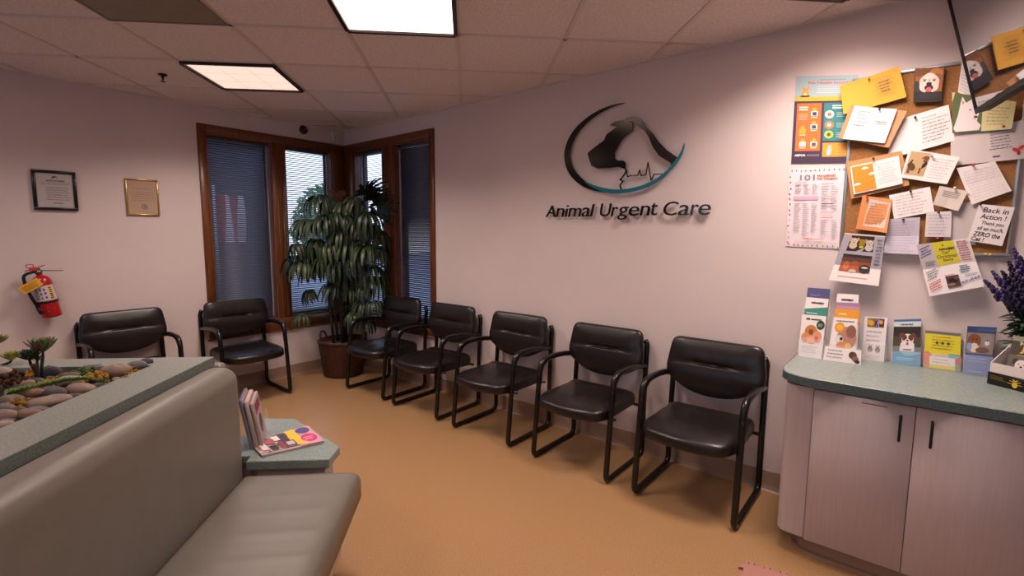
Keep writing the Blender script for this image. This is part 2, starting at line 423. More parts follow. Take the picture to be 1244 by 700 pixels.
def blind(side, a0, a1, tilt, label, wand):
    A, B = a0 + .020, a1 - .026; mid = (A + B) / 2
    rz = PI / 2 if side == 'L' else 0.0
    loc = (-.065, mid, ZT - .012) if side == 'L' else (mid, .065, ZT - .012)
    # local: x along the window, y across; +y is the room side for 'L' turned by 90 degrees
    t = thing('window_blind', label, 'blind', loc, rz, None)
    hw = (B - A) / 2
    MB().bevbox((-hw, -.013, -.026), (hw, .013, 0), .002, seg=1).build('headrail', M_slat, t)
    mb = MB(); n = int((ZT - ZS - .07) / .0205)
    for k in range(n):
        z = -.040 - k * .0205; c, q = math.cos(tilt) * .0125, math.sin(tilt) * .0125
        # crowned slat: outer edge low, room edge high (closed towards the room)
        pts = [(-c, q), (0, .0022), (c, -q)]
        pts = [(y, z + zz) for y, zz in pts]
        vs = [Vector((x, y, zz)) for x in (-hw + .002, hw - .002) for y, zz in pts] + [Vector((x, y, zz - .0006)) for x in (-hw + .002, hw - .002) for y, zz in pts]
        mb.add(vs, [(0, 1, 4, 3), (1, 2, 5, 4), (6, 9, 10, 7), (7, 10, 11, 8), (0, 3, 9, 6), (2, 8, 11, 5), (0, 6, 7, 1), (1, 7, 8, 2), (3, 4, 10, 9), (4, 5, 11, 10)], None, True)
    mb.build('slats', M_slat, t, recalc=False)
    zb = -.040 - n * .0205
    MB().bevbox((-hw, -.012, zb - .012), (hw, .012, zb), .002, seg=1).build('bottom_rail', M_slat, t)
    for x in (-hw * .7, hw * .7): MB().tube([(x, -.0135, -.02), (x, -.0135, zb)], .0007, 5).tube([(x, .0135, -.02), (x, .0135, zb)], .0007, 5).build('ladder_cord', M_slat, t)
    MB().tube([(wand * hw, -.022, -.03), (wand * hw, -.024, -.75)], .003, 6).build('tilt_wand', M_acry, t)
    return t
R_ = math.radians
blind('L', *WL[0], R_(-42), 'nearly closed dark mini blind in the leftmost window', .85)
blind('L', *WL[1], R_(-26), 'bright open mini blind directly left of the palm', .9)
blind('R', *WR[0], R_(-24), 'half open mini blind directly right of the palm', -.9)
blind('R', *WR[1], R_(50), 'closed dark mini blind in the rightmost window', -.85)

# ------------------------------------------------------------------ outside, seen through the blinds
struct(MB().box((-30, -20, -.35), (30, 30, -.25)).build('ground', mat('outdoor_paving', 'B0B4BC', .9, var=.15, scale=3)))
def shrub(loc, r, h, n, label, cols, seed, trunk=.5):
    rnd = random.Random(seed); t = thing('tree', label, 'tree', loc)
    mb = MB().tube([(0, 0, 0), (.03, .02, h * .35), (0, 0, h * .7)], [.07, .05, .03], 8)
    for k in range(5): a = k * 1.3; mb.tube([(0, 0, h * .35), (math.cos(a) * r * .5, math.sin(a) * r * .5, h * .7)], [.03, .012], 6)
    mb.build('trunk', mat('bark', '4A3A2C', .9, var=.3), t)
    mb = MB()
    for k in range(n):
        d = Vector((rnd.gauss(0, 1), rnd.gauss(0, 1), rnd.gauss(0, 1))).normalized() * (rnd.random() ** .4)
        c = Vector((d.x * r, d.y * r, h * trunk + (h * (1 - trunk)) * .5 + d.z * h * (1 - trunk) * .5))
        a = Vector((rnd.gauss(0, 1), rnd.gauss(0, 1), rnd.gauss(0, 1))).normalized(); b = a.cross(Vector((rnd.gauss(0, 1), rnd.gauss(0, 1), rnd.gauss(0, 1)))).normalized()
        L = .055 + rnd.random() * .04
        mb.add([c - a * L, c + b * L * .4, c + a * L, c - b * L * .4], [(0, 1, 2, 3)], mat('leaf_' + cols[k % len(cols)], cols[k % len(cols)], .6))
    mb.build('foliage', None, t, recalc=False)
shrub((-4.15, 2.2, -.25), .72, 2.75, 3600, 'leafy green tree outside, seen through the open blind left of the palm', ['7A9C62', '92B47C', '688A54'], 3, .3)
shrub((-3.4, -.75, -.25), .7, 1.5, 900, 'low dark green shrub outside behind the leftmost window', ['3F5A2C', '55703C'], 5, .15)
shrub((-1.2, 4.4, -.25), .8, 2.2, 700, 'low green tree outside beyond the rightmost window', ['56763C', '3F5A2C'], 9, .35)
b = thing('building', 'dark neighbouring building outside behind the leftmost window', 'building', (-5.6, -1.2, -.25))
mb = MB(); mb.box((-3, -3.5, 0), (0, 3.15, 3.9)); mb.build('wall', mat('dark_stucco', '4A434A', .9, var=.15, scale=4), b)
MB().box((-3.3, -3.7, 3.9), (.5, 3.3, 4.1)).build('roof', mat('roof_dark', '2E2A30', .8), b)
MB().box((-.02, -.8, 1.0), (.05, .6, 2.2)).build('window_frame', mat('pale_frame', '8A8088', .6), b)
f = thing('banner', 'red and white cloth banner outside, faint behind the leftmost blind', 'banner', (-2.1, -.60, -.25))
MB().tube([(0, 0, 0), (0, 0, 2.35)], .018, 8).tube([(0, 0, 2.3), (0, .5, 2.3)], .01, 8).build('pole', M_alu, f)
mb = MB(); cols = ['B01A22', 'E4DCE0', 'B01A22', 'E4DCE0']
for k, c in enumerate(cols):
    for j in range(6):
        y0 = .04 + k * .08; z0 = 1.62 + j * .10; w = lambda y, z: .05 * math.sin(y * 30 + z * 5)
        q = [(w(y, z), y, z) for y, z in ((y0, z0), (y0 + .08, z0), (y0 + .08, z0 + .11), (y0, z0 + .11))]
        mb.add(q + [(x + .004, y, z) for x, y, z in q], [(0, 1, 2, 3), (7, 6, 5, 4), (0, 4, 5, 1), (2, 6, 7, 3)], mat('cloth_' + c, c, .8))
mb.build('cloth', None, f)

# ------------------------------------------------------------------ ceiling fittings
def gsq(a, b, k=0.0):                                         # corners of grid cell (a, b), inset k
    o = GO + GU * (a * TS) + GV * (b * TS)
    return [o + GU * k + GV * k, o + GU * (TS - k) + GV * k, o + GU * (TS - k) + GV * (TS - k), o + GU * k + GV * (TS - k)]
def troffer(a, b, label, power, lamp=34):
    o = GO + GU * ((a + .5) * TS) + GV * ((b + .5) * TS); t = thing('ceiling_light', label, 'light', (o.x, o.y, H), GA)
    h = TS / 2 - .012
    mb = MB()
    for s in (-1, 1):
        mb.box((-h, s * h - .011, -.016), (h, s * h + .011, .004)); mb.box((s * h - .011, -h + .011, -.016), (s * h + .011, h - .011, .004))
    mb.build('frame', M_black, t)
    k = h - .012
    MB().box((-k, -k, -.004), (k, k, .003)).build('diffuser', mat('light_lens_%g' % power, 'FFD6C6', 0.4, emit=power), t)
    mb = MB()
    for x in (-k / 3, k / 3): mb.box((x - .0015, -k, -.007), (x + .0015, k, -.004)); 
    for x in (-k / 3, k / 3): mb.box((-k, x - .001, -.0065), (k, x + .001, -.004))
    mb.build('louver', mat('lens_rib_%g' % power, 'E8BCAC', .5, emit=power * .6), t)
    ld = bpy.data.lights.new('troffer_lamp', 'AREA'); ld.shape = 'SQUARE'; ld.size = .54; ld.energy = lamp; ld.color = (1.0, .805, .70); ld.spread = R_(138)
    lo = bpy.data.objects.new('troffer_lamp', ld); COL.objects.link(lo); lo.parent = t; lo.location = (0, 0, -.018)
    return t
troffer(0, -1, 'large bright square ceiling light at the top centre', 5.0, 29)
troffer(-2, 1, 'smaller looking square ceiling light further back, above the left window', 1.55, 34)
troffer(3, -2, 'square ceiling light above the bulletin board, its black edge touching the picture top', 5.0, 38)
for a, b in ((-3, -3), (0, -5), (3, -6), (-4, -1), (1, -9), (6, -9), (-3, -7)):
    troffer(a, b, 'square ceiling light beyond the frame, behind the camera', 3.0, 10)['group'] = 'ceiling lights behind the camera'
o = GO + GU * (-1.5 * TS) + GV * (-.5 * TS); t = thing('air_return_grille', 'dark grey-beige square air return panel in the ceiling at upper left', 'vent', (o.x, o.y, H), GA)
M_ret = mat('return_panel', '8C7F70', .6, var=.12, scale=8)
h = TS / 2 - .013
mb = MB(); mb.box((-h, -h, -.004), (h, h, .004)); mb.build('backing', M_ret, t)
mb = MB()
for s_ in (-1, 1): mb.box((-h, s_ * h - .006, -.008), (h, s_ * h + .006, -.0035)); mb.box((s_ * h - .006, -h, -.008), (s_ * h + .006, h, -.0035))
mb.build('frame', M_ret, t)
p = on_z(197.5, 91, H); t = thing('fire_sprinkler', 'small dark fire sprinkler head hanging from a ceiling tile at left', 'sprinkler', (p.x, p.y, H)); t.scale = (.72, .72, .72)
MB().lathe([(.0, .006), (.040, .006), (.042, 0), (.030, -.010), (.0, -.011)], 24, cap=False).build('escutcheon', M_black, t)
mb = MB().lathe([(.012, -.008), (.012, -.03), (.009, -.034), (.004, -.05), (.004, -.062)], 12).lathe([(.001, -.062), (.022, -.063), (.022, -.066), (.001, -.067)], 16)
for s_ in (-1, 1): mb.tube([(s_ * .012, 0, -.02), (s_ * .018, 0, -.04), (s_ * .006, 0, -.058)], .0025, 6)
mb.build('head', M_black, t)
p = on_x(368, 158, 0); t = thing('security_camera', 'small round black security camera high on the left wall above the window', 'camera', (0, p.y, p.z))
Tm = Matrix.Rotation(PI / 2, 4, 'Y')
MB().lathe([(.0, 0), (.042, 0), (.044, .012), (.036, .02), (.0, .021)], 24, T=Tm, cap=False).build('mount', mat('cam_grey', '3A3232', .5), t)
MB().ball((.026, 0, 0), .030, seg=20, rings=12).build('dome', mat('cam_dome', '171214', .15), t)
MB().ball((.052, -.004, 0), .010, seg=14, rings=8).build('lens', mat('cam_lens', '6A5A58', .1), t)
p = on_x(409, 158, .03); t = thing('motion_sensor', 'white motion sensor in the ceiling corner above the windows', 'sensor', (0.0, -.135, 2.525))
MB().bevbox((0.0, -.03, -.045), (.045, .03, .055), .010).build('housing', mat('sensor_white', 'D8CCC2', .5), t)
MB().cushion(rpoly([(-.02, -.022), (.02, -.022), (.02, .022), (-.02, .022)], .006), (0, 0), 0, .010, 6, T=Matrix.Translation((.044, 0, -.01)) @ Matrix.Rotation(PI / 2, 4, 'Y')).build('lens', mat('sensor_lens', 'C4B8B0', .3), t)

# ================================================================== GUEST CHAIRS (back at local y=0, front at -y)
def make_chair(label):
    t = thing('guest_chair', label, 'chair'); r = .0172
    X = .272
    for s in (-1, 1):
        x = s * X
        P = rpath([(x * .93, .036, .795), (x * .99, .034, .765), (x * .99, .02, .60), (x, 0, .30), (x, 0, r), (x, -.505, r), (x, -.435, .655), (x, -.20, .66), (x * .99, .012, .625)], [0, .02, .05, .1, .055, .045, .16, .12, 0], 9)
        MB().tube(P, r, 12).build('side_frame', M_frame, t)
        # arm pad line: glossy sleeve over the arm
        A = rpath([(x, -.447, .50), (x, -.435, .658), (x, -.20, .663), (x * .988, .0, .629)], [0, .158, .12, 0], 9)
        MB().tube(A, .0186, 12).build('arm_sleeve', mat('arm_sleeve', '100D0F', .28), t)
    for y, z in ((-.40, .372), (-.06, .372)):
        MB().tube([(-X, y + .0, z), (X, y, z)], .010, 8).build('seat_rail', M_frame, t)
    for s in (-1, 1): MB().box((s * .20 - .015, -.42, .358), (s * .20 + .015, -.05, .366)).build('seat_bracket', M_frame, t)
    # seat: crowned, thick front roll
    out = densify(rpoly([(-.250, -.050), (-.256, -.44), (-.215, -.545), (0, -.590), (.215, -.545), (.256, -.44), (.250, -.050)], [.05, .08, .10, .2, .10, .08, .05]), .022)
    def top(x, y):
        d = .006 * math.sin((x + .24) * 3) - .010 * math.exp(-((y + .145) / .012) ** 2) * (1 if abs(x) < .2 else 0.5)
        d += .0022 * math.sin(x * 55 + y * 22) * math.exp(-((y + .45) / .1) ** 2) - .014 * max(0, (-y - .40)) / .17
        d += .012 * math.exp(-((y + .09) / .05) ** 2)
        return d
    MB().cushion(out, (0, -.31), .358, .466, 22, 3.8, top=top, edge=.45).build('seat', M_vinyl, t)
    # backrest
    out = densify(rpoly([(-.252, .035), (-.284, -.02), (-.258, .168), (.262, .168), (.288, -.02), (.274, -.080), (.14, -.158), (0, -.176), (-.14, -.158), (-.270, -.080)][1:], [.05, .05, .05, .05, .06, .09, .1, .09, .06]), .02)
    def ridge(x, y):
        d = -.016 * math.exp(-((y - .022 - .0) / .007) ** 2) * max(0, 1 - (abs(x) / .13) ** 6) - .006 * math.exp(-((y - .015) / .006) ** 2)
        d += .005 * math.sin(min(1, abs(y - .02) / .12) * PI) + .0015 * math.sin(x * 70) * math.exp(-((y - .03) / .035) ** 2)
        d += -.018 * (1 - (x / .25) ** 2) * .6
        return d
    # local (x, y up, z depth) -> chair: depth towards -y, leaned back
    Tb = Matrix.Translation((.004, -.052, .705)) @ Matrix.Rotation(R_(-9), 4, 'X') @ Matrix(((1, 0, 0, 0), (0, 0, -1, 0), (0, 1, 0, 0), (0, 0, 0, 1)))
    MB().cushion(out, (0, .01), -.025, .055, 24, 3.2, top=ridge, T=Tb, edge=.4).build('backrest', M_vinyl, t)
    Tb2 = Matrix.Translation((0, -.015, .705)) @ Matrix.Rotation(R_(-9), 4, 'X')
    MB().bevbox((-.215, -.012, -.09), (.215, .004, .10), .004, T=Tb2, seg=2).build('back_shell', M_black, t)
    return t
chairs = [('black vinyl armchair under the lettering, first in the wall row from the counter', (4.083, -.062), 0),
          ('black vinyl armchair second in the wall row from the counter, under the letter U', (3.355, -.062), 0),
          ('black vinyl armchair in the middle of the row of five along the logo wall', (2.577, -.06), 0.01),
          ('black vinyl armchair fourth in the wall row from the counter, right of the window casing', (1.815, -.055), 0.02),
          ('black vinyl armchair nearest the potted palm, below the rightmost window', (1.095, -.055), 0.03)]
c0 = make_chair(chairs[0][0]); G_ = 'black guest chairs along the walls'; c0['group'] = G_
c0.location = (chairs[0][1][0], chairs[0][1][1], 0)
for lb, (x, y), rz in chairs[1:]: dup(c0, (x, y, 0), rz, lb, G_)
dup(c0, (.05, -1.245, 0), PI / 2 - .02, 'black vinyl armchair below the leftmost window, left of the palm', G_)
dup(c0, (.05, -2.09, 0), PI / 2 + .0, 'black vinyl armchair half hidden behind the stone planter, below the gold framed certificate', G_)

# ================================================================== PLANTER BENCH
Tg = Matrix.Translation(uv(0, 0)) @ Matrix.Rotation(GA, 4, 'Z')     # local (u, v, z)
UO, VO, ZP = -1.138, 2.26, .94
UI, VI = -1.322, 2.125                                         # inner edges of the trough
UB = -4.2; VN = -.9
t = thing('stone_planter', 'large waist-high planter with grey-green laminate rim and river stones', 'planter', uv(UO, VO)); t.rotation_euler = (0, 0, GA)
Tl = Matrix.Translation((-UO, -VO, 0))                        # into local coordinates
def rim(o, a):                                                # ring between outer and inner rectangles
    (u0, v0, u1, v1), (a0, b0, a1, b1) = o, a; mb = MB(); z0, z1 = ZP - .04, ZP
    O = [(u0, v0), (u1, v0), (u1, v1), (u0, v1)]; I = [(a0, b0), (a1, b0), (a1, b1), (a0, b1)]
    vs = [Vector((p[0], p[1], z)) for z in (z0, z1) for p in O + I]; vs = [Tl @ v for v in vs]; fs = []
    for i in range(4):
        j = (i + 1) % 4
        fs += [(i, 4 + i, 4 + j, j), (8 + i, 8 + j, 12 + j, 12 + i), (i, j, 8 + j, 8 + i), (4 + i, 12 + i, 12 + j, 4 + j)]
    mb.add(vs, fs); return mb
rim((UB, VN, UO, VO), (UB + .19, VN + .19, UI, VI)).build('rim', M_lam, t)
MB().box((UO, VN, ZP - .0395), (UO + .0015, VO + .0015, ZP - .001), T=Tl).box((UB, VO, ZP - .0395), (UO, VO + .0015, ZP - .001), T=Tl).build('shaded_edge', M_lam_shade, t)  # thin strips in the darkened laminate paint the shade on the rim edges
mb = MB()
e = .03
mb.box((UB + e, VN + e, .10), (UO - e, VN + e + .03, ZP - .04), T=Tl); mb.box((UB + e, VO - e - .03, .10), (UO - e, VO - e, ZP - .04), T=Tl)
mb.box((UO - e - .03, VN + e + .03, .10), (UO - e, VO - e - .03, ZP - .04), T=Tl); mb.box((UB + e, VN + e + .03, .10), (UB + e + .03, VO - e - .03, ZP - .04), T=Tl)
mb.build('body', M_cab, t)
MB().box((UB + .06, VN + .06, 0.0), (UO - .06, VO - .06, .10), T=Tl).build('plinth', M_base, t)
MB().box((UB + .19, VN + .19, ZP - .075), (UI, VI, ZP - .065), T=Tl).build('soil', mat('dark_soil', '2B231F', .95, var=.4, scale=60), t)
mb = MB()
for a, b in (((UB + .185, VN + .185, ZP - .12), (UI + .003, VN + .19, ZP - .04)), ((UB + .185, VI, ZP - .12), (UI + .003, VI + .005, ZP - .04)), ((UI, VN + .19, ZP - .12), (UI + .005, VI, ZP - .04))):
    mb.box(a, b, T=Tl)
mb.build('liner', M_black, t)

# bench: seat and padded back along the right side of the planter
t = thing('upholstered_bench', 'grey-green vinyl bench with tall padded back in the foreground', 'bench', uv(-1.0, 2.1)); t.rotation_euler = (0, 0, GA)
Tb = Matrix.Translation((1.0, -2.1, 0))
V0 = -.7
def pad(u0, u1, v0, v1, z0, z1, r, T, cr, name, par, puff=0.0, seg=6):
    bm = bmesh.new(); bmesh.ops.create_cube(bm, size=1)
    for v in bm.verts: v.co = Vector(((u0 + u1) / 2 + v.co.x * (u1 - u0), (v0 + v1) / 2 + v.co.y * (v1 - v0), (z0 + z1) / 2 + v.co.z * (z1 - z0)))
    bmesh.ops.bevel(bm, geom=bm.edges[:], offset=r, segments=seg, affect='EDGES', profile=.5)
    bm.verts.index_update(); mb = MB(); vs = [T @ v.co for v in bm.verts]
    mb.add(vs, [[v.index for v in f.verts] for f in bm.faces], None, True); bm.free()
    return mb.build(name, M_uph, par)
pad(-1.133, -.982, V0, 2.178, .33, .926, .064, Tb, 0, 'backrest', t, seg=8)
# seat with soft cross wrinkles
out = densify(rpoly([(-.998, V0), (-.478, V0), (-.478, 2.085), (-.998, 2.105)], [.02, .05, .055, .02]), .05)
def wr(u, v):
    d = 0
    for k, (c, a) in enumerate(((1.80, .0016), (1.66, .0022), (1.52, .0026), (1.40, .0022), (1.27, .0018), (1.92, .001))):
        d += a * math.exp(-((v - c - .05 * (u + .75)) / .018) ** 2) * (1 if -0.9 < u < -.52 else .3)
    return d
def seat_mesh():
    mb = MB(); nu, nv = 26, 150; vs = []; fs = []
    u0, u1, v0, v1, z0, z1, r = -.980, -.476, V0, 2.118, .325, .452, .045
    def f(s, L):                                              # edge roll: distance -> drop
        d = min(s, L - s)
        return 0 if d >= r else r - math.sqrt(max(0, r * r - (r - d) ** 2))
    us = [u0 + r * (1 - math.cos(PI / 2 * k / 5)) for k in range(6)] + [u0 + r + (u1 - u0 - 2 * r) * k / 14 for k in range(1, 14)] + [u1 - r * (1 - math.cos(PI / 2 * (5 - k) / 5)) for k in range(6)]
    vsn = [v0 + r * (1 - math.cos(PI / 2 * k / 5)) for k in range(6)] + [v0 + r + (v1 - v0 - 2 * r) * k / 150 for k in range(1, 150)] + [v1 - r * (1 - math.cos(PI / 2 * (5 - k) / 5)) for k in range(6)]
    NU, NV = len(us), len(vsn)
    for v in vsn:
        for u in us:
            a = f(u - u0, u1 - u0); b = f((v - v0) * 1.6, (v1 - v0) * 1.6); vs.append(Tb @ Vector((u, v, z1 - max(a, b) - .3 * min(a, b) + wr(u, v))))
    for j in range(NV - 1):
        for i in range(NU - 1): a = j * NU + i; fs.append((a, a + 1, a + NU + 1, a + NU))
    ring = [i for i in range(NU)] + [j * NU + NU - 1 for j in range(1, NV)] + [(NV - 1) * NU + i for i in range(NU - 2, -1, -1)] + [j * NU for j in range(NV - 2, 0, -1)]
    o = len(vs)
    for i in ring: p = vs[i]; vs.append(Vector((p.x, p.y, z0)))
    n = len(ring)
    for k in range(n): fs.append((ring[k], ring[(k + 1) % n], o + (k + 1) % n, o + k))
    fs.append(tuple(o + k for k in range(n)))
    mb.add(vs, fs, None, True); return mb
seat_mesh().build('seat', M_uph, t)
MB().box((-1.10, V0, .09), (-.56, 2.08, .322), T=Tb).build('base', M_cab, t)
MB().box((-1.10, V0, 0), (-.62, 2.05, .09), T=Tb).build('plinth', M_base, t)
# bench on the far side (only the end of its back shows beside the planter corner)
t = thing('upholstered_bench', 'pale bench back just showing behind the far corner of the planter', 'bench', uv(-1.12, 2.33)); t.rotation_euler = (0, 0, GA)
Tb = Matrix.Translation((1.12, -2.33, 0))
pad(-3.4, -1.112, 2.262, 2.33, .44, .900, .022, Tb, 0, 'backrest', t)
pad(-3.4, -1.30, 2.367, 2.80, .33, .45, .04, Tb, 0, 'seat', t)
MB().box((-3.4, 2.285, .0), (-1.32, 2.74, .33), T=Tb).build('base', M_cab, t)

# end table
poly = [(-1.128, 2.14), (-.612, 2.128), (-.604, 2.262), (-.926, 2.625), (-1.078, 2.642), (-1.105, 2.60)]
poly = [(-1.105, 2.185), (-.97, 2.185), (-.965, 2.128), (-.612, 2.122), (-.598, 2.25), (-.926, 2.625), (-1.078, 2.642), (-1.105, 2.60)]
t = thing('end_table', 'low corner table with grey-green laminate top at the end of the bench', 'table', uv(-.85, 2.35)); t.rotation_euler = (0, 0, GA)
Tt = Matrix.Translation((.85, -2.35, 0))
MB().prism(poly, .462, .502, T=Tt, bev=.003).build('tabletop', M_lam2, t)
MB().prism(inset(poly, .03), .07, .462, T=Tt).build('base', M_cab, t)
MB().prism(inset(poly, .05), 0, .07, T=Tt).build('plinth', M_base, t)
# ================================================================== STONES AND SUCCULENTS IN THE PLANTER
ST = {k: mat('stone_' + k, c, .55, var=.3, scale=22, bump=.2, bscale=120) for k, c in dict(tan='8A7468', pink='8E766C', grey='6C666A', dark='4E4A50', red='7E5E4E', light='A09288', brown='6A5A50').items()}
def stone(px, py, w, h, rot, col, label, zc=ZP - .012, group='river stones in the planter', seed=0, wd=None):
    c = on_z(px, py, zc); d = (c - CAM).dot(CF); s = d / FPX
    a = w * s / 2; b = (wd if wd else w * .5) * s / 2; hz = max(.016, h * s / 2 * 1.05)
    mb = MB(); rnd = random.Random(seed + int(px * 7 + py)); p1, p2 = rnd.random() * 6, rnd.random() * 6
    mb.ball((0, 0, 0), (a, b, hz), None, 20, 12, fn=lambda d_: 1 + .06 * math.sin(2 * math.atan2(d_.y, d_.x) + p1) + .04 * math.sin(3 * math.atan2(d_.y, d_.x) + p2) + .03 * d_.z)
    o = mb.build('river_stone', ST[col]); o.location = (c.x, c.y, c.z); 
    ang = math.atan2(CR.y, CR.x) + rot
    o.rotation_euler = (rnd.uniform(-.12, .12), rnd.uniform(-.12, .12), ang)
    tag(o, label, 'stone', group); return o
SL = [(178, 440, 13, 9, .5, 'dark', 'small dark grey stone at the far tip of the stone bed'),
 (166, 445, 22, 12, .45, 'grey', 'mauve-grey stone second from the far tip of the stone bed'),
 (140, 452, 34, 18, .5, 'pink', 'large pinkish-tan stone near the far tip, beside yellow moss'),
 (116, 448, 30, 9, .35, 'dark', 'flat dark grey stone behind the large pinkish-tan stone'),
 (63, 453, 26, 16, 0, 'dark', 'rounded dark slate stone just behind the tall succulent stem'),
 (84, 457, 24, 9, .2, 'brown', 'narrow brown stone right of the dark slate stone'),
 (90, 462, 32, 10, .2, 'light', 'long pale stone above the fern sprig'),
 (98, 474, 36, 16, .15, 'tan', 'large tan stone just below the middle of the fern sprig'),
 (122, 470, 16, 8, .3, 'grey', 'small grey stone under the tip of the fern sprig'),
 (67, 478, 32, 16, -.05, 'dark', 'purple-grey stone under the base of the fern sprig'),
 (38, 479, 32, 15, .1, 'red', 'rusty-tan stone left of the purple-grey stone'),
 (58, 489, 50, 15, .2, 'tan', 'long flat tan stone in the middle front of the stone bed'),
 (13, 487, 32, 14, -.05, 'brown', 'greyish-brown stone at the left edge of the picture beside amber moss'),
 (27, 467, 26, 12, .3, 'pink', 'pink-tan stone left of the tall succulent stem'),
 (36, 504, 30, 13, .25, 'red', 'reddish brown stone beside the front rim'),
 (8, 506, 30, 16, .1, 'pink', 'pinkish stone cut by the left edge of the picture'),
 (24, 500, 20, 9, .1, 'brown', 'small brown stone between the rusty and reddish stones'),
 (7, 496, 24, 9, 0, 'grey', 'flat grey stone at the left edge under the amber moss'),
 (4, 518, 24, 10, .3, 'light', 'pale stone lowest at the left edge of the picture'),
 (89, 484, 18, 8, .3, 'dark', 'small dark stone between the long tan stone and the rim'),
 (5, 452, 24, 11, 0, 'light', 'pale stone behind the rusty moss at the left edge'),
 (45, 464, 18, 9, .2, 'dark', 'small dark stone directly left of the succulent stem base'),
 (152, 462, 12, 6, .5, 'brown', 'tiny brown stone tucked against the rim below yellow moss'),
 (76, 466, 14, 7, .1, 'brown', 'small brown stone right of the succulent stem base'),
 (108, 459, 14, 7, .1, 'grey', 'small grey stone between pale stone and yellow moss')]
for i, a in enumerate(SL): stone(*a, seed=i, zc=ZP + (.006 if i < 2 else -.004 if i == 2 else -.012))
rnd = random.Random(11); cnt = 0; placed = []
for k in range(3000):                                          # smaller stones filling the bed below
    u = rnd.uniform(-2.1, UI - .05); v = rnd.uniform(1.1, VI - .04)
    q = uv(u, v, ZP - .028); s_ = cam
    w = rnd.uniform(.028, .042)
    if cnt < 110 and all((q - p_).length > w + w_ for p_, w_ in placed):
        placed.append((q, w))
        mb = MB().ball((0, 0, 0), (w, w * .7, w * .42), None, 14, 9); o = mb.build('river_stone', ST[rnd.choice(list(ST))]); o.location = q; o.rotation_euler = (rnd.uniform(-.2, .2), rnd.uniform(-.2, .2), rnd.random() * 3)
        tag(o, 'low lying river stone filling the gaps beneath the larger planter stones', 'stone', 'low river stones filling the planter'); cnt += 1
def moss(px, py, w, h, col, label, seed, z=ZP - .01):
    c = on_z(px, py, z); s = 1.3 * (c - CAM).dot(CF) / FPX; r = random.Random(seed); mb = MB()
    for k in range(70):
        d = Vector((r.gauss(0, .4), r.gauss(0, .4), abs(r.gauss(0, .35)))); q = Vector((d.x * w * s / 2, d.y * w * s / 2, d.z * h * s * .6 - .006)); R = w * s * .07
        mb.ball(q, (R, R, R * 1.1), None, 7, 5)
    o = mb.build('moss_clump', mat('moss_' + col, col, .9, var=.4, scale=90)); o.location = c; tag(o, label, 'moss')
moss(115, 459, 26, 13, 'A87A1E', 'yellow moss clump left of the large pinkish stone', 1)
moss(160, 453, 13, 8, 'B08A20', 'small yellow moss clump by the far tip of the stone bed', 2)
moss(60, 464, 16, 7, 'A8801E', 'low yellow moss right at the foot of the tall succulent', 3)
moss(38, 453, 14, 12, 'B07A1C', 'amber yellow moss tuft left of the dark slate stone', 4)
moss(24, 491, 20, 12, '9A7428', 'amber moss between the stones at lower left', 5)
moss(10, 464, 30, 22, '4A3018', 'dark rusty brown moss at the left edge of the picture', 6, ZP + .0)
moss(100, 452, 20, 8, '4E6A34', 'green moss behind the pale long stone', 7)
def leafy(mb, base, d, L, W, th, m, up=Vector((0, 0, 1)), curl=.25):
    d = d.normalized(); sd = d.cross(up); sd = sd.normalized() if sd.length > 1e-3 else Vector((1, 0, 0)); nn = sd.cross(d).normalized()
    prof = [(0, .35), (.25, .8), (.5, 1), (.75, .85), (.92, .45), (1.0, .06)]; vs = []
    for t_, w in prof:
        c = base + d * (L * t_) + nn * (curl * L * t_ * t_)
        for k in range(6): a = 2 * PI * k / 6; vs.append(c + sd * (math.cos(a) * W * w / 2) + nn * (math.sin(a) * th * w / 2))
    fs = [tuple(range(6))[::-1], tuple(range(30, 36))]
    for i in range(5):
        for k in range(6): fs.append((i * 6 + k, i * 6 + (k + 1) % 6, (i + 1) * 6 + (k + 1) % 6, (i + 1) * 6 + k))
    mb.add(vs, fs, m, True)
def succulent(bpx, bpy, tops, cols, label, seed):
    b = on_z(bpx, bpy, ZP - .03); t = thing('succulent', label, 'succulent', b); r = random.Random(seed)
    for (tx, ty, R, n, tilt, spread) in tops:
        # rosette centre on the vertical plane through the base
        rr = ray(tx, ty); k = (b - CAM).dot(CF) / rr.dot(CF); c = CAM + rr * k - b
        MB().tube([(0, 0, 0), (c.x * .3, c.y * .3, c.z * .5), (c.x * .9, c.y * .9, c.z * .85), tuple(c)], [.006, .0055, .005, .004], 8).build('stem', mat('succulent_stem', '2A241E', .7), t)
        mb = MB()
        for i in range(n):
            f = i / n; a = i * 2.39996 + r.random() * .2; el = .05 + spread * f
            d = Vector((math.cos(a) * math.cos(el), math.sin(a) * math.cos(el), math.sin(el) + tilt))
            leafy(mb, c + Vector((0, 0, .004 * f)), d, R * (1 - .45 * f), R * .34 * (1 - .3 * f), R * .10, mat('succ_' + cols[i % len(cols)], cols[i % len(cols)], .5), curl=.18)
        mb.build('rosette', None, t)
succulent(51, 463, [(52, 428, .078, 30, .55, 1.2)], ['56683A', '48582E', '6A5038'], 'tall dark green succulent on a thick stem rising from the stones', 2)
succulent(47, 466, [(36, 438, .062, 26, .4, 1.1), (45, 438, .030, 12, .1, 1.0)], ['26371F', '30401F', '222E18'], 'dark green succulent leaning left beside the tallest succulent', 4)
succulent(-6, 452, [(14, 438, .052, 34, .5, 1.4)], ['8A8A2C', '9A9634', '70742A'], 'round yellow-green succulent rosette at left', 5)
succulent(-14, 450, [(-3, 418, .055, 30, .3, 1.3)], ['5F7434', '6E8038', '7A5A34'], 'green succulent cut by the left edge of the picture, highest of them', 6)
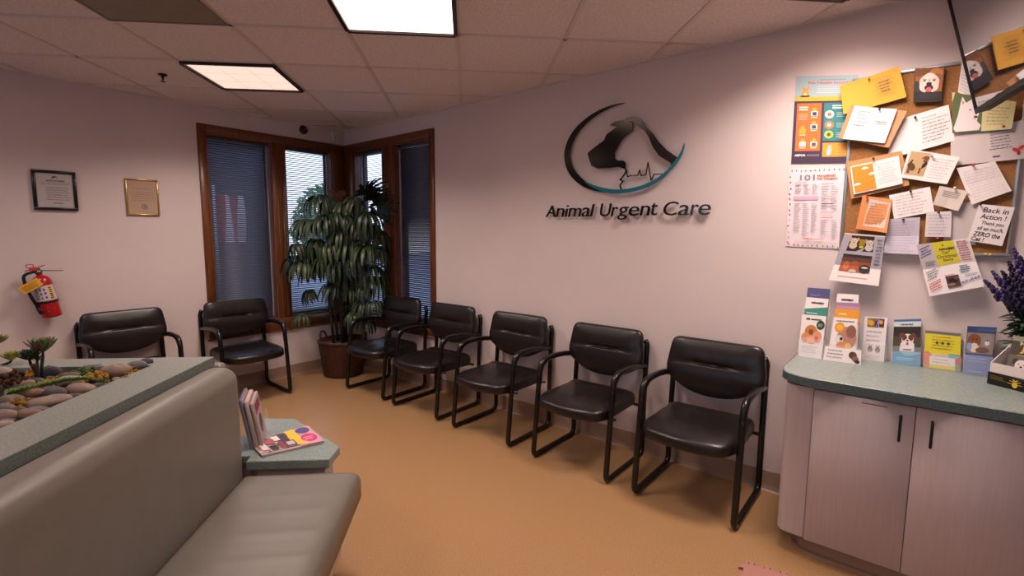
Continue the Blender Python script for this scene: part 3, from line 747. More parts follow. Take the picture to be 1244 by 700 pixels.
# fern-like green sprig lying over the stones
pts = [on_z(x, y, ZP + z) for x, y, z in ((6, 481, .0), (30, 475, .004), (55, 469, .006), (80, 463, .010), (105, 461, .010), (132, 465, .004))]
b0 = pts[0].copy(); t = thing('artificial_fern', 'bright green fern sprig lying across the planter stones', 'fern', b0)
loc = [p - b0 for p in pts]
def interp(P, t_):
    f = t_ * (len(P) - 1); i = min(len(P) - 2, int(f)); return P[i].lerp(P[i + 1], f - i)
MB().tube([interp(loc, k / 20) for k in range(21)], .0022, 6).build('stem', mat('fern_stem', '55702C', .6), t)
mb = MB(); r = random.Random(4)
for k in range(110):
    f = k / 109; c = interp(loc, f); d = (interp(loc, min(1, f + .05)) - interp(loc, max(0, f - .05))).normalized(); sd = d.cross(Vector((0, 0, 1))).normalized()
    s_ = 1 if k % 2 else -1; wv = .019 * (1 - .6 * f) + .005
    leafy(mb, c, sd * s_ + d * .35 + Vector((0, 0, .45 + r.random() * .5)), wv, .009, .0015, mat('fern_leaf', '62803A', .6, var=.3, scale=60))
mb.build('fronds', None, t)

# ================================================================== POTTED PALM IN A BASKET
PC = Vector((.34, -.30, 0))
t = thing('potted_palm', 'tall lady palm with drooping fingered leaves in the window corner', 'plant', PC)
M_wick = mat('dark_wicker', '5A3424', .6, var=.7, scale=70, bump=.4, bscale=160)
mb = MB()
# woven body: rings of weave
prof = [(.185, .0), (.195, .01)]
n = 20
for k in range(n + 1):
    z = .012 + k * .0165; rr = .192 + .045 * (z / .36); prof += [(rr + .006, z), (rr, z + .008)]
prof += [(.236, .365), (.215, .365), (.205, .34), (.0, .34)]
seg = 40; vs = []; fs = []
for i, (rr, z) in enumerate(prof):
    for k in range(seg):
        a = 2 * PI * k / seg; q = rr + (.003 if ((k + (i // 2)) % 2) else -.003) * (1 if 1 < i < len(prof) - 4 else 0); vs.append((q * math.cos(a), q * math.sin(a), z))
for i in range(len(prof) - 1):
    for k in range(seg): fs.append((i * seg + k, i * seg + (k + 1) % seg, (i + 1) * seg + (k + 1) % seg, (i + 1) * seg + k))
fs.append(tuple(reversed(range(seg)))); mb.add(vs, fs, None, True); mb.build('basket', M_wick, t)
mb = MB()
for tw in range(3):
    mb.tube([((.236 + .010 * math.cos(k * .8 + tw * 2.1)) * math.cos(2 * PI * k / 72), (.236 + .010 * math.cos(k * .8 + tw * 2.1)) * math.sin(2 * PI * k / 72), .368 + .010 * math.sin(k * .8 + tw * 2.1)) for k in range(72)], .009, 6, closed=True)
mb.build('braided_rim', M_wick, t)
for a in (math.atan2(CR.y, CR.x) + PI - .25, math.atan2(CR.y, CR.x) + .0):
    cx_, cy_ = math.cos(a), math.sin(a); tx_, ty_ = -cy_, cx_
    pts = [(cx_ * (.225 + .02 * math.sin(PI * k / 12)) + tx_ * .055 * math.cos(PI * k / 12), cy_ * (.225 + .02 * math.sin(PI * k / 12)) + ty_ * .055 * math.cos(PI * k / 12), .365 + .085 * math.sin(PI * k / 12)) for k in range(13)]
    MB().tube(pts, .010, 8).build('handle', M_wick, t)
r = random.Random(21)
MB().lathe([(.0, .335), (.2, .335), (.2, .345), (.0, .35)], 24, cap=False).build('moss_cover', mat('dry_moss', '5A4630', .95, var=.4, scale=60), t)
canes = []
for k in range(7):
    a = k * 2.4; x, y = .07 * math.cos(a) * (k % 3 + 1) / 2, .07 * math.sin(a) * (k % 3 + 1) / 2; hh = [1.55, 1.35, 1.15, 1.7, .95, 1.45, 1.25][k]
    P = [(x, y, .33), (x * 1.2, y * 1.2, hh * .5), (x * 1.5, y * 1.5, hh)]
    MB().tube(P, [.016, .014, .009], 8).build('cane', mat('palm_cane', '2C2318', .8, var=.4, scale=50), t); canes.append(P)
M_pl = [mat('palm_leaf_a', '2A3C24', .42, var=.25, scale=30, spec=.5), mat('palm_leaf_b', '364628', .42, var=.25, scale=30), mat('palm_leaf_c', '1F2F1E', .42, var=.25, scale=30)]
def fan_mesh(seed, n=10, L=.27, droop=1.0):
    r = random.Random(seed); mb = MB()
    for i in range(n):
        a = -1.9 + 3.8 * i / (n - 1) + r.uniform(-.1, .1); el = .25 + r.uniform(-.1, .2); L_ = L * (1 - .22 * abs(a) / 1.9) * r.uniform(.88, 1.1); W = .040 * r.uniform(.85, 1.1)
        d = Vector((math.cos(a) * math.cos(el), math.sin(a) * math.cos(el), math.sin(el))); p = Vector((0, 0, 0)); N = 9; st = L_ / N; row = []
        for k in range(N + 1):
            f = k / N; w = W * (math.sin(PI * min(1, f * .93 + .07)) ** .55) * .5
            sd = d.cross(Vector((0, 0, 1))); sd = sd.normalized() if sd.length > .05 else Vector((-math.sin(a), math.cos(a), 0))
            up = sd.cross(d).normalized()
            row += [p - sd * w + up * w * .35, p.copy(), p + sd * w + up * w * .35]
            d = (d + Vector((0, 0, -.30 * droop * (1 + f)))).normalized(); p = p + d * st
        o = len(mb.v); fs = []
        for k in range(N): b = k * 3; fs += [(b, b + 1, b + 4, b + 3), (b + 1, b + 2, b + 5, b + 4)]
        mb.add(row, fs, None, True)
    return mb
FANS = [fan_mesh(s_, 12, .31 + .03 * (s_ % 2), .85 + .15 * (s_ % 3)) for s_ in range(5)]
UPF = fan_mesh(40, 13, .28, .25)
fan_data = {}
hubs = [(388, 238, 0), (372, 268, 0), (360, 296, 0), (408, 258, 1), (430, 240, 0), (437, 268, 1), (424, 292, 1), (399, 296, 1), (378, 302, 0), (414, 280, 1), (446, 300, 1), (452, 272, 0),
        (446, 236, 9), (458, 250, 9), (452, 243, 9), (460, 262, 9), (394, 312, 1), (430, 312, 1), (450, 322, 0), (368, 318, 0), (362, 312, 0), (408, 316, 1), (418, 330, 0), (405, 345, 0), (424, 350, 0), (442, 348, 0), (440, 366, 0), (376, 352, 0), (368, 382, 0),
        (458, 300, 0), (453, 366, 0), (386, 268, 1), (420, 262, 1), (440, 292, 0), (384, 290, 0), (395, 262, 1), (456, 336, 0), (458, 280, 0), (384, 322, 0), (444, 385, 0), (430, 380, 1), (446, 258, 1), (402, 242, 0), (416, 246, 0)]
CT = Vector((CR.x, CR.y, 0)).normalized(); CFh = Vector((CF.x, CF.y, 0)).normalized()
r = random.Random(5)
for i, (hx, hy, kd) in enumerate(hubs):
    rr = ray(hx, hy); depth = (PC - CAM).dot(CFh) ; k0 = depth / rr.dot(CFh); p = CAM + rr * k0; lat = (p - PC).dot(CT)
    fwd = .05 + .42 * abs(lat) + (.16 if kd == 1 else 0) + r.uniform(-.03, .07)
    k1 = (depth - fwd) / rr.dot(CFh); p = CAM + rr * k1 - PC
    out = Vector((p.x, p.y, 0)); a = math.atan2(-1, 1) * 1.0 if out.length < .03 else math.atan2(out.y, out.x)
    if kd == 1: a = math.atan2(-CFh.y, -CFh.x) + r.uniform(-.5, .5)
    # keep leaves off the glass: mostly point into the room
    inward = math.atan2(-CFh.y, -CFh.x); da = (a - inward + PI) % (2 * PI) - PI; a = inward + max(-1.45, min(1.45, da))
    src = UPF if kd == 9 else FANS[i % 5]; key = ('u' if kd == 9 else i % 5, i % 3)
    if key not in fan_data:
        f = src.build('leaf_fan', M_pl[i % 3], t, recalc=False); fan_data[key] = f.data
    else:
        f = bpy.data.objects.new('leaf_fan', fan_data[key]); COL.objects.link(f); f.parent = t
    f.location = p; f.rotation_euler = (r.uniform(-.15, .15), (-.9 if kd == 9 else r.uniform(-.1, .25)), a); s_ = r.uniform(.82, 1.0) if hy < 340 else r.uniform(.6, .8); f.scale = (s_, s_, s_)
    # petiole from the nearest cane
    c = canes[i % 7]; z0 = max(.42, min(c[2][2], p.z - .18)); q = Vector(c[0]).lerp(Vector(c[2]), (z0 - .33) / (c[2][2] - .33))
    mid = (q + p) / 2 + Vector((0, 0, .05)); MB().tube([q, q.lerp(mid, .5) + Vector((0, 0, .01)), mid, p], .0035, 5).build('petiole', mat('palm_petiole', '35402A', .6), t)
mb = MB(); r = random.Random(8)
top = CAM + ray(410, 238) * ((PC - CAM).dot(CFh) / ray(410, 238).dot(CFh)) - PC
for k in range(26):
    a = k * 2.4; q = top + Vector((.05 * math.cos(a), .05 * math.sin(a), .02 * math.sin(k))); mb.tube([top + Vector((0, 0, -.12)), q, q + Vector((.03 * math.cos(a), .03 * math.sin(a), .03 + .02 * math.sin(k * 3)))], .003, 5).ball(q + Vector((.03 * math.cos(a), .03 * math.sin(a), .03)), .007, None, 6, 4)
mb.build('flower_spray', mat('dry_flower', '7A4430', .8), t)

# ================================================================== FRAMED CERTIFICATES
def framed(name, label, px4, fm, fw, depth, art, glass=True):
    c = [on_x(x, y, .012) for x, y in px4]; z1 = (c[0].z + c[1].z) / 2; z0 = (c[2].z + c[3].z) / 2; y0 = (c[0].y + c[3].y) / 2; y1 = (c[1].y + c[2].y) / 2
    cen = Vector((0, (y0 + y1) / 2, (z0 + z1) / 2)); hw, hh = (y1 - y0) / 2, (z1 - z0) / 2; t = thing(name, label, 'picture', cen)
    mb = MB()
    for a, b, e_, f_ in ((-hw, hw, -hh, -hh + fw), (-hw, hw, hh - fw, hh), (-hw, -hw + fw, -hh + fw, hh - fw), (hw - fw, hw, -hh + fw, hh - fw)):
        mb.bevbox((.001, a, e_), (depth, b, f_), .002, seg=1)
    mb.build('frame', fm, t)
    S = lambda u, v, h: Vector((depth * .5 + h, -hw + fw + u * 2 * (hw - fw), -hh + fw + v * 2 * (hh - fw)))
    art(S, t, (hh - fw) / (hw - fw))
    if glass: MB().box((depth * .72, -hw + fw, -hh + fw), (depth * .72 + .001, hw - fw, hh - fw)).build('glazing', mat('frame_glazing', 'FFFFFF', .04, alpha=.06), t)
def art1(S, t, ar):
    sheet(S, .002, mat('certificate_paper', 'B5ABAC', .7)).build('certificate', None, t)
    A = Art(S); A.poly([(.42, .86), (.46, .91), (.52, .93), (.58, .90), (.60, .86), (.55, .885), (.50, .87), (.47, .845), (.44, .85)], '1C1A1C')
    A.scrawl(.28, .76, .78, .82, 1, '2A2628', .014, ar, 1, .5, ragged=.02)
    A.scrawl(.08, .66, .92, .76, 2, '5A5456', .010, ar, 2, .4, ragged=.03)
    A.scrawl(.24, .20, .92, .62, 6, '5A5456', .010, ar, 3, .35, ragged=.15)
    A.scrawl(.42, .10, .75, .17, 1, '5A5456', .010, ar, 5, .35); A.build('print', t)
framed('picture_frame', 'black framed certificate on the left wall above the fire extinguisher', [(37, 205), (93, 209.5), (94, 257), (41, 254)], mat('frame_black', '0F1116', .3), .021, .022, art1)
def art2(S, t, ar):
    sheet(S, .002, mat('certificate_tan', 'B08A68', .7)).build('certificate', None, t)
    A = Art(S); A.scrawl(.2, .72, .85, .8, 1, '8A6E58', .012, ar, 1, .4); A.scrawl(.12, .38, .92, .68, 5, '8A4A3A', .009, ar, 2, .3, ragged=.05)
    A.ell(.55, .22, .11, .085, '4A5E50', n=24); A.ell(.55, .22, .07, .055, '8C8468', n=20); A.ell(.55, .22, .03, .025, '3A4A40', n=12); A.build('print', t)
framed('picture_frame', 'gold framed tan certificate with a round seal between the black frame and the window', [(151.5, 217), (191.5, 218.5), (194, 262), (154.5, 261.5)], M_brass, .011, .018, art2)

# ================================================================== FIRE EXTINGUISHER
e0 = on_x(55, 357, .075); t = thing('fire_extinguisher', 'red fire extinguisher hung slightly tilted on the left wall', 'fire extinguisher', (0, e0.y, e0.z))
TE = Matrix.Translation((.085, 0, 0)) @ Matrix.Rotation(R_(9), 4, 'X')
M_red = mat('extinguisher_red', 'A81218', .28, coat=.3)
MB().lathe([(.0, -.172), (.050, -.172), (.056, -.165), (.057, -.15), (.057, .075), (.054, .100), (.044, .120), (.028, .134), (.018, .138), (.016, .150), (.0, .150)], 32, T=TE, cap=False).build('cylinder', M_red, t)
MB().lathe([(.0, .150), (.019, .150), (.021, .158), (.021, .172), (.014, .176), (.014, .192), (.0, .192)], 16, T=TE, cap=False).build('valve', mat('valve_metal', '6A6260', .3, metal=.8), t)
mb = MB(); mb.bevbox((.0, -.03, .190), (.02, .085, .196), .002, T=TE @ Matrix.Translation((-.01, 0, 0)) @ Matrix.Rotation(R_(12), 4, 'X'), seg=1)
mb.build('lever', M_red, t)
MB().bevbox((-.01, -.02, .168), (.01, .10, .173), .002, T=TE @ Matrix.Rotation(R_(-12), 4, 'X'), seg=1).build('carry_handle', mat('handle_black', '1A1618', .4), t)
mb = MB().tube([TE @ Vector((0, -.035 + .02 * math.cos(2 * PI * k / 16), .213 + .014 * math.sin(2 * PI * k / 16))) for k in range(16)], .003, 6, closed=True); mb.build('pull_pin', M_red, t)
MB().bevbox((.010, -.045, .180), (.018, -.005, .205), .003, T=TE).build('tamper_seal', mat('seal_red', 'C83A36', .5), t)
MB().tube(rpath([TE @ Vector(p) for p in ((.0, -.018, .170), (.0, -.085, .160), (.005, -.088, .05), (.02, -.060, -.10))], [0, .06, .06, 0], 10), .010, 10).build('hose', M_black, t)
MB().tube([TE @ Vector((.018, -.064, -.085)), TE @ Vector((.024, -.052, -.135))], [.012, .015], 12).build('nozzle', M_black, t)
# labels wrapped round the cylinder (the room side is +x)
def cyl_S(z0, z1, a0, a1, r_=.0578): return lambda u, v, h: TE @ Vector(((r_ + h) * math.cos(a0 + (a1 - a0) * u), (r_ + h) * math.sin(a0 + (a1 - a0) * u), z0 + (z1 - z0) * v))
S = cyl_S(-.045, .065, -1.35, 1.1); sheet(S, .0005, mat('label_white', 'C9BFC4', .5), 16, 1).build('label', None, t)
A = Art(S)
for (u, v, c) in ((.35, .75, '5A4A78'), (.50, .75, '5A4A78'), (.35, .48, '8A3A5A'), (.52, .5, '5A4A78'), (.35, .2, '7A6A80'), (.52, .22, '5A4A78')): A.ell(u, v, .045, .085, c, n=10)
A.rect(.66, .05, .80, .95, 'D8B838'); A.scrawl(.68, .1, .79, .9, 6, '4A3A20', .02, .6, 1); A.scrawl(.08, .1, .27, .9, 7, '6A5A68', .012, .6, 2); A.build('label_print', t)
MB().lathe([(.0585, -.062), (.0600, -.062), (.0600, -.048), (.0585, -.048)], 32, T=TE, cap=False).build('strap', M_black, t)
S = cyl_S(-.125, -.085, -1.0, .4); A = Art(S); A.poly([(.0, .5), (.5, .95), (1, .5), (.5, .05)], 'D8C8C8'); A.scrawl(.3, .35, .7, .65, 1, '6A4A4A', .03, .5, 3); A.build('maker_badge', t)
TT = TE @ Matrix.Translation((.055, -.055, .085)) @ Matrix.Rotation(R_(24), 4, 'X') @ Matrix.Rotation(R_(10), 4, 'Z')
S = lambda u, v, h: TT @ Vector((.002 + h + .012 * math.sin(u * 2), -.075 + u * .12, -.03 + v * .06)); sheet(S, .0008, mat('tag_yellow', 'D8A02C', .6), 6, 1).build('inspection_tag', None, t)
A = Art(S); A.scrawl(.1, .15, .9, .85, 5, '6A4A18', .012, .5, 4); A.build('tag_print', t)
MB().box((0, -.03, -.05), (.03, .03, .10)).build('wall_bracket', mat('bracket', '7A6A68', .4, metal=.5), t)
# ================================================================== WALL SIGN
TW = Matrix(((1, 0, 0, 0), (0, 0, -1, 0), (0, 1, 0, 0), (0, 0, 0, 1)))     # local (x, z, out of wall) -> world axes
M_sign = mat('sign_black', '0B090B', .16, spec=.6); M_teal = mat('sign_teal', '1C6E80', .22)
so = on_y(758, 190, -.03); so.y = 0
t = thing('wall_sign', 'black and teal animal head emblem with heartbeat line, above the lettering on the wall', 'sign', so)
def L5(pts): 
    out = []
    for X, Y in pts: p = on_y(680 + X / 5, 110 + Y / 5, -.035); out.append((p.x - so.x, p.z - so.z))
    return out
def smooth(pts, n=3, closed=True):                            # Catmull-Rom
    out = []; N = len(pts)
    for i in range(N if closed else N - 1):
        p0, p1, p2, p3 = [Vector(pts[(i + k) % N] if closed else pts[max(0, min(N - 1, i + k))]) for k in (-1, 0, 1, 2)]
        for k in range(n):
            q = k / n; v = .5 * ((2 * p1) + (p2 - p0) * q + (2 * p0 - 5 * p1 + 4 * p2 - p3) * q * q + (3 * p1 - p0 - 3 * p2 + p3) * q ** 3); out.append((v.x, v.y))
    if not closed: out.append(tuple(pts[-1]))
    return out
arc_o = [(392, 73), (330, 84), (270, 103), (210, 133), (150, 174), (95, 226), (55, 285), (32, 345), (25, 400), (35, 460), (60, 512), (100, 555), (150, 588), (220, 612), (300, 624)]
arc_i = [(300, 606), (240, 592), (185, 570), (135, 536), (92, 490), (66, 440), (58, 388), (70, 330), (98, 270), (142, 215), (195, 168), (255, 128), (320, 97), (392, 75)]
MB().prism(L5(smooth(arc_o, 3, False) + smooth(arc_i, 3, False)), .022, .032, T=TW).build('black_arc', M_sign, t)
te_o = [(757, 318), (758, 345), (743, 392), (713, 442), (670, 490), (608, 546), (528, 590), (430, 618), (340, 627), (270, 618), (205, 592), (148, 553)]
te_i = [(148, 551), (230, 582), (330, 601), (420, 596), (515, 571), (592, 533), (655, 482), (700, 428), (735, 376), (756, 318)]
MB().prism(L5(smooth(te_o, 3, False) + smooth(te_i, 3, False)), .0335, .041, T=TW).build('teal_arc', M_teal, t)
face = [(300, 210), (332, 190), (378, 177), (396, 195), (440, 192), (440, 245), (405, 268), (375, 295), (350, 340), (330, 375), (330, 410), (350, 425), (385, 425), (398, 440), (396, 478), (384, 474), (355, 463), (300, 470), (225, 473), (190, 455), (175, 415), (167, 380), (200, 352), (268, 300), (283, 265), (320, 238), (350, 217)]
MB().prism(L5(face), .022, .032, T=TW).build('dog_profile', M_sign, t)
crown = [(392, 179), (402, 163), (435, 153), (478, 162), (500, 185), (522, 220), (565, 262), (600, 312), (650, 362), (718, 410), (690, 457), (675, 452), (672, 440), (600, 395), (562, 340), (540, 285), (515, 245), (480, 222), (458, 196), (443, 186), (412, 188)]
MB().prism(L5(crown), .022, .032, T=TW).build('cat_profile', M_sign, t)
def ribbon(pts, w, h0, h1, name, m, par):
    mb = MB()
    for a, b in zip(pts[:-1], pts[1:]):
        a, b = Vector(a), Vector(b); d = (b - a); n = Vector((-d.y, d.x)).normalized() * w / 2; e = d.normalized() * w * .35
        mb.prism([tuple(a - e - n), tuple(b + e - n), tuple(b + e + n), tuple(a - e + n)], h0, h1, T=TW)
    return mb.build(name, m, par)
ribbon(L5([(388, 512), (396, 503), (402, 482), (408, 524), (430, 515), (470, 515), (482, 483), (490, 517), (520, 510), (533, 436), (551, 545), (570, 508), (628, 508)]), .0055, .022, .030, 'heartbeat_line', M_sign, t)
ribbon(L5([(393, 468), (400, 490), (386, 515), (364, 541), (380, 549), (362, 576), (371, 604)]), .008, .022, .030, 'neck_line', M_sign, t)
for X, Y in ((40, 420), (150, 190), (250, 600), (250, 400), (560, 560), (650, 390), (440, 172), (340, 205)):
    q = L5([(X, Y)])[0]; MB().tube([(q[0], 0, q[1]), (q[0], -.023, q[1])], .004, 8).build('standoff', M_alu, t)
def extrude2(vs, fs, f0, f1):
    n = len(vs); V = [f0(p) for p in vs] + [f1(p) for p in vs]; F = [tuple(f) for f in fs] + [tuple(n + i for i in reversed(f)) for f in fs]; E = {}
    for f in fs:
        for a, b in zip(f, f[1:] + f[:1]): E[(a, b)] = 1
    for a, b in E:
        if (b, a) not in E: F.append((b, a, n + a, n + b))
    return V, F
lo = on_y(762, 256, -.03); lo.y = 0
t = thing('wall_lettering', 'black raised italic letters reading Animal Urgent Care on the wall', 'lettering', lo)
LT_ = [('A', 663, 249.8, 674.6, 263.7), ('n', 675.3, 252.8, 685.6, 263.6), ('i', 686.2, 249.2, 690.9, 263.4), ('m', 690.2, 252.6, 706.2, 263.3), ('a', 706.5, 252.2, 716.4, 263.3), ('l', 717, 248, 722.4, 263.0),
 ('U', 729, 247.2, 743.2, 263.2), ('r', 742.2, 251.4, 751, 262.8), ('g', 749.8, 251.2, 764, 267.2), ('e', 764, 250.6, 776.4, 262.4), ('n', 777, 249.8, 789.6, 262), ('t', 790.8, 246.4, 799, 261.8),
 ('C', 806, 244.8, 824.4, 262), ('a', 823.8, 249, 836.8, 261.8), ('r', 838.4, 248.4, 849.2, 261.5), ('e', 848.4, 248, 863.4, 261.5)]
for ch, x0, y0, x1, y1 in LT_:
    vs, fs, _ = text_geom(ch, .0); sh = [(x + .2 * y, y) for x, y in vs]; a = min(p[0] for p in sh); b = max(p[0] for p in sh); c = min(p[1] for p in sh); d = max(p[1] for p in sh)
    q = [on_y(x, y, -.03) - lo for x, y in ((x0, y1), (x1, y1), (x1, y0), (x0, y0))]
    def mp(p, h): 
        u = (p[0] - a) / (b - a); v = (p[1] - c) / (d - c); w = q[0] * (1 - u) * (1 - v) + q[1] * u * (1 - v) + q[2] * u * v + q[3] * (1 - u) * v; return Vector((w.x, -h, w.z))
    V, F = extrude2(sh, fs, lambda p: mp(p, .034), lambda p: mp(p, .024)); mb = MB().add(V, F)
    gx = sum(f.x for f in V) / len(V)
    o = mb.build('letter_' + ch.lower(), M_sign, t); 
    ki = min(range(len(V)), key=lambda i: abs(V[i].z - (q[0].z + q[3].z) / 2) + abs(V[i].x - gx) * .3); k = V[ki]
    MB().tube([(k.x, 0, k.z), (k.x, -.024, k.z)], .002, 6).build('standoff', M_alu, o)

# ================================================================== COUNTER AND CABINET
ZC = .87; XE = 7.2
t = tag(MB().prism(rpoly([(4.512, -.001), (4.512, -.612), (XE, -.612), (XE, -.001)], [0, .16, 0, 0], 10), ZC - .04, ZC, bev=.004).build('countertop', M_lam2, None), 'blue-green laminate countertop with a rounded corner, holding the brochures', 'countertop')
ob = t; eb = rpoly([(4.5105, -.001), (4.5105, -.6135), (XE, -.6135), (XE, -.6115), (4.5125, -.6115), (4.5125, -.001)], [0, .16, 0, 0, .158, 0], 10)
MB().prism(eb, ZC - .0385, ZC - .003).build('shaded_edge', M_lam2_shade, ob)  # darker strip paints shade on the countertop's upright edge
t = thing('base_cabinet', 'pale wood-grain cabinet under the countertop with black bar handles', 'cabinet', (4.54, 0, 0))
To = Matrix.Translation((-4.54, 0, 0))
body = rpoly([(4.545, -.001), (4.545, -.562), (XE - .03, -.562), (XE - .03, -.001)], [0, .135, 0, 0], 10)
MB().prism(body, .10, ZC - .042, T=To).build('carcass', M_cab, t)
MB().prism(rpoly([(4.60, -.001), (4.60, -.555 + .04), (XE - .08, -.515), (XE - .08, -.001)], [0, .12, 0, 0], 10), 0, .10, T=To).build('toe_kick', M_base, t)
MB().prism(rpoly([(4.585, -.001), (4.585, -.535), (XE - .1, -.535), (XE - .1, -.001)], [0, .13, 0, 0], 10), 0, .014, T=To).build('cove_strip', M_base, t)
MB().prism(rpoly([(4.54, -.001), (4.54, -.566), (4.655, -.566), (4.655, -.55), (4.64, -.001)], [0, .13, 0, 0, 0], 12), .098, ZC - .055, T=To).build('curved_end_panel', M_cab, t)
edges = [4.659, 5.012, 5.37, 5.723, 6.08, 6.433]
hz = on_y(1094.4, 507, -.60); hz2 = on_y(1092, 536, -.60); h3 = on_y(1133, 514.6, -.60)
for k in range(4):
    a, b = edges[k] + .0015, edges[k + 1] - .0015
    d = MB().bevbox((a, -.582, .100), (b, -.563, ZC - .056), .0012, T=To, seg=1).build('door', M_cab, t)
    hx = (hz.x if k == 0 else h3.x if k == 1 else (b - .05 if k % 2 == 0 else a + .05)); z1, z0 = hz.z, hz2.z
    MB().tube(rpath([To @ Vector(p) for p in ((hx, -.58, z1), (hx, -.606, z1), (hx, -.606, z0), (hx, -.58, z0))], [0, .008, .008, 0], 4), .0052, 8).build('handle', M_black, d)
    if k == 0:
        p = on_y(1047, 489, -.582); q = on_y(1078, 494, -.582); MB().bevbox((p.x, -.584, p.z - .003), (q.x, -.5815, p.z + .002), .0008, T=To, seg=1).build('scratched_strip', mat('strip', '8E7468', .5), d)
MB().box((edges[4], -.582, .10), (XE - .03, -.563, ZC - .056), T=To).build('filler_panel', M_cab, t)

# ================================================================== BULLETIN BOARD, POSTERS, CARDS
BX0, BX1, BZ0, BZ1 = 4.652, 5.288, 1.408, 2.288
bc = Vector(((BX0 + BX1) / 2, 0, (BZ0 + BZ1) / 2)); t = thing('bulletin_board', 'cork bulletin board in a thin silver frame, crowded with cards', 'board', bc)
hw, hh = (BX1 - BX0) / 2, (BZ1 - BZ0) / 2
MB().box((-hw + .01, -.012, -hh + .01), (hw - .01, -.001, hh - .01)).build('cork_panel', M_cork, t)
mb = MB()
for a, b, c, d in ((-hw, hw, -hh, -hh + .016), (-hw, hw, hh - .016, hh), (-hw, -hw + .016, -hh + .016, hh - .016), (hw - .016, hw, -hh + .016, hh - .016)): mb.bevbox((a, -.019, c), (b, -.001, d), .003, seg=1)
mb.build('frame', M_alu, t)
def P7(X, Y): return (940 + X / 2.1875, 60 + Y / 2.1875)
def wallthing(name, label, cat, px, y, group=None):
    """px = top-left, top-right, bottom-right, bottom-left"""
    c = [on_y(a, b, -y) for a, b in px]; cen = (c[0] + c[1] + c[2] + c[3]) / 4; t = thing(name, label, cat, cen, 0, group)
    return t, [c[3] - cen, c[2] - cen, c[1] - cen, c[0] - cen], cen
def pin(t, cen, px, y, col):
    p = on_y(px[0], px[1], -y - .012) - cen; s = Matrix.Translation((p.x, 0, p.z)) @ Matrix.Rotation(PI / 2, 4, 'X')
    MB().lathe([(.0, -.006), (.0045, -.002), (.0045, 0), (.0026, .003), (.0026, .010), (.0052, .013), (.0052, .016), (.0, .0165)], 12, T=s, cap=False).build('push_pin', mat('pin_' + col, col, .3), t)
def ccard(label, px7, y, m, draw=None, lift=None, th=.0012, pins=(), name='pinned_card', cat='card', nu=8, px=None, part='card', group=None):
    px = px or [P7(*q) for q in px7]; t, q, cen = wallthing(name, label, cat, px, y, group); S = quadS(q, lift)
    sheet(S, th, m, nu, 2).build(part, None, t)
    if draw: A = Art(S); draw(A, S); A.build('print', t)
    for (p, c) in pins: pin(t, cen, P7(*p), y, c)
    return t, S, cen
def fold(k, c=.5):
    f = lambda u, v: k * abs(u - c)
    f.cut = (0, c); return f
def vfold(k, c=.5):
    f = lambda u, v: k * abs(v - c)
    f.cut = (1, c); return f
m_y = mat('yellow_card', 'D6A038', .7); m_w = M_paper; m_o = mat('tan_envelope', 'C08A62', .7); m_lil = mat('lilac_paper', 'C9C3D2', .7); m_g = mat('grey_paper', 'C4BDBD', .7); m_cream = mat('cream_card', 'D6CC98', .7); m_kr = mat('kraft_card', 'B98A5A', .7); m_or = mat('orange_card', 'CC8450', .7)
def dog(A, cu, cv, r, ar, fur, ear, nose='1A1416', tongue=None, mask=None):
    rv = r / ar
    A.ell(cu, cv - rv * .95, r * .95, rv * .8, fur); A.ell(cu - r * .85, cv + rv * .55, r * .36, rv * .5, ear, .5); A.ell(cu + r * .85, cv + rv * .55, r * .36, rv * .5, ear, -.5)
    A.ell(cu, cv, r * .82, rv * .92, fur)
    if mask: A.ell(cu - r * .42, cv + rv * .25, r * .35, rv * .5, mask, .2); A.ell(cu + r * .42, cv + rv * .25, r * .35, rv * .5, mask, -.2)
    A.ell(cu, cv - rv * .35, r * .42, rv * .42, 'E8DEDC' if mask else fur)
    A.ell(cu - r * .33, cv + rv * .2, r * .09, rv * .1, '171214', n=8); A.ell(cu + r * .33, cv + rv * .2, r * .09, rv * .1, '171214', n=8); A.ell(cu, cv - rv * .18, r * .17, rv * .14, nose, n=10)
    if tongue: A.ell(cu, cv - rv * .68, r * .18, rv * .28, tongue)
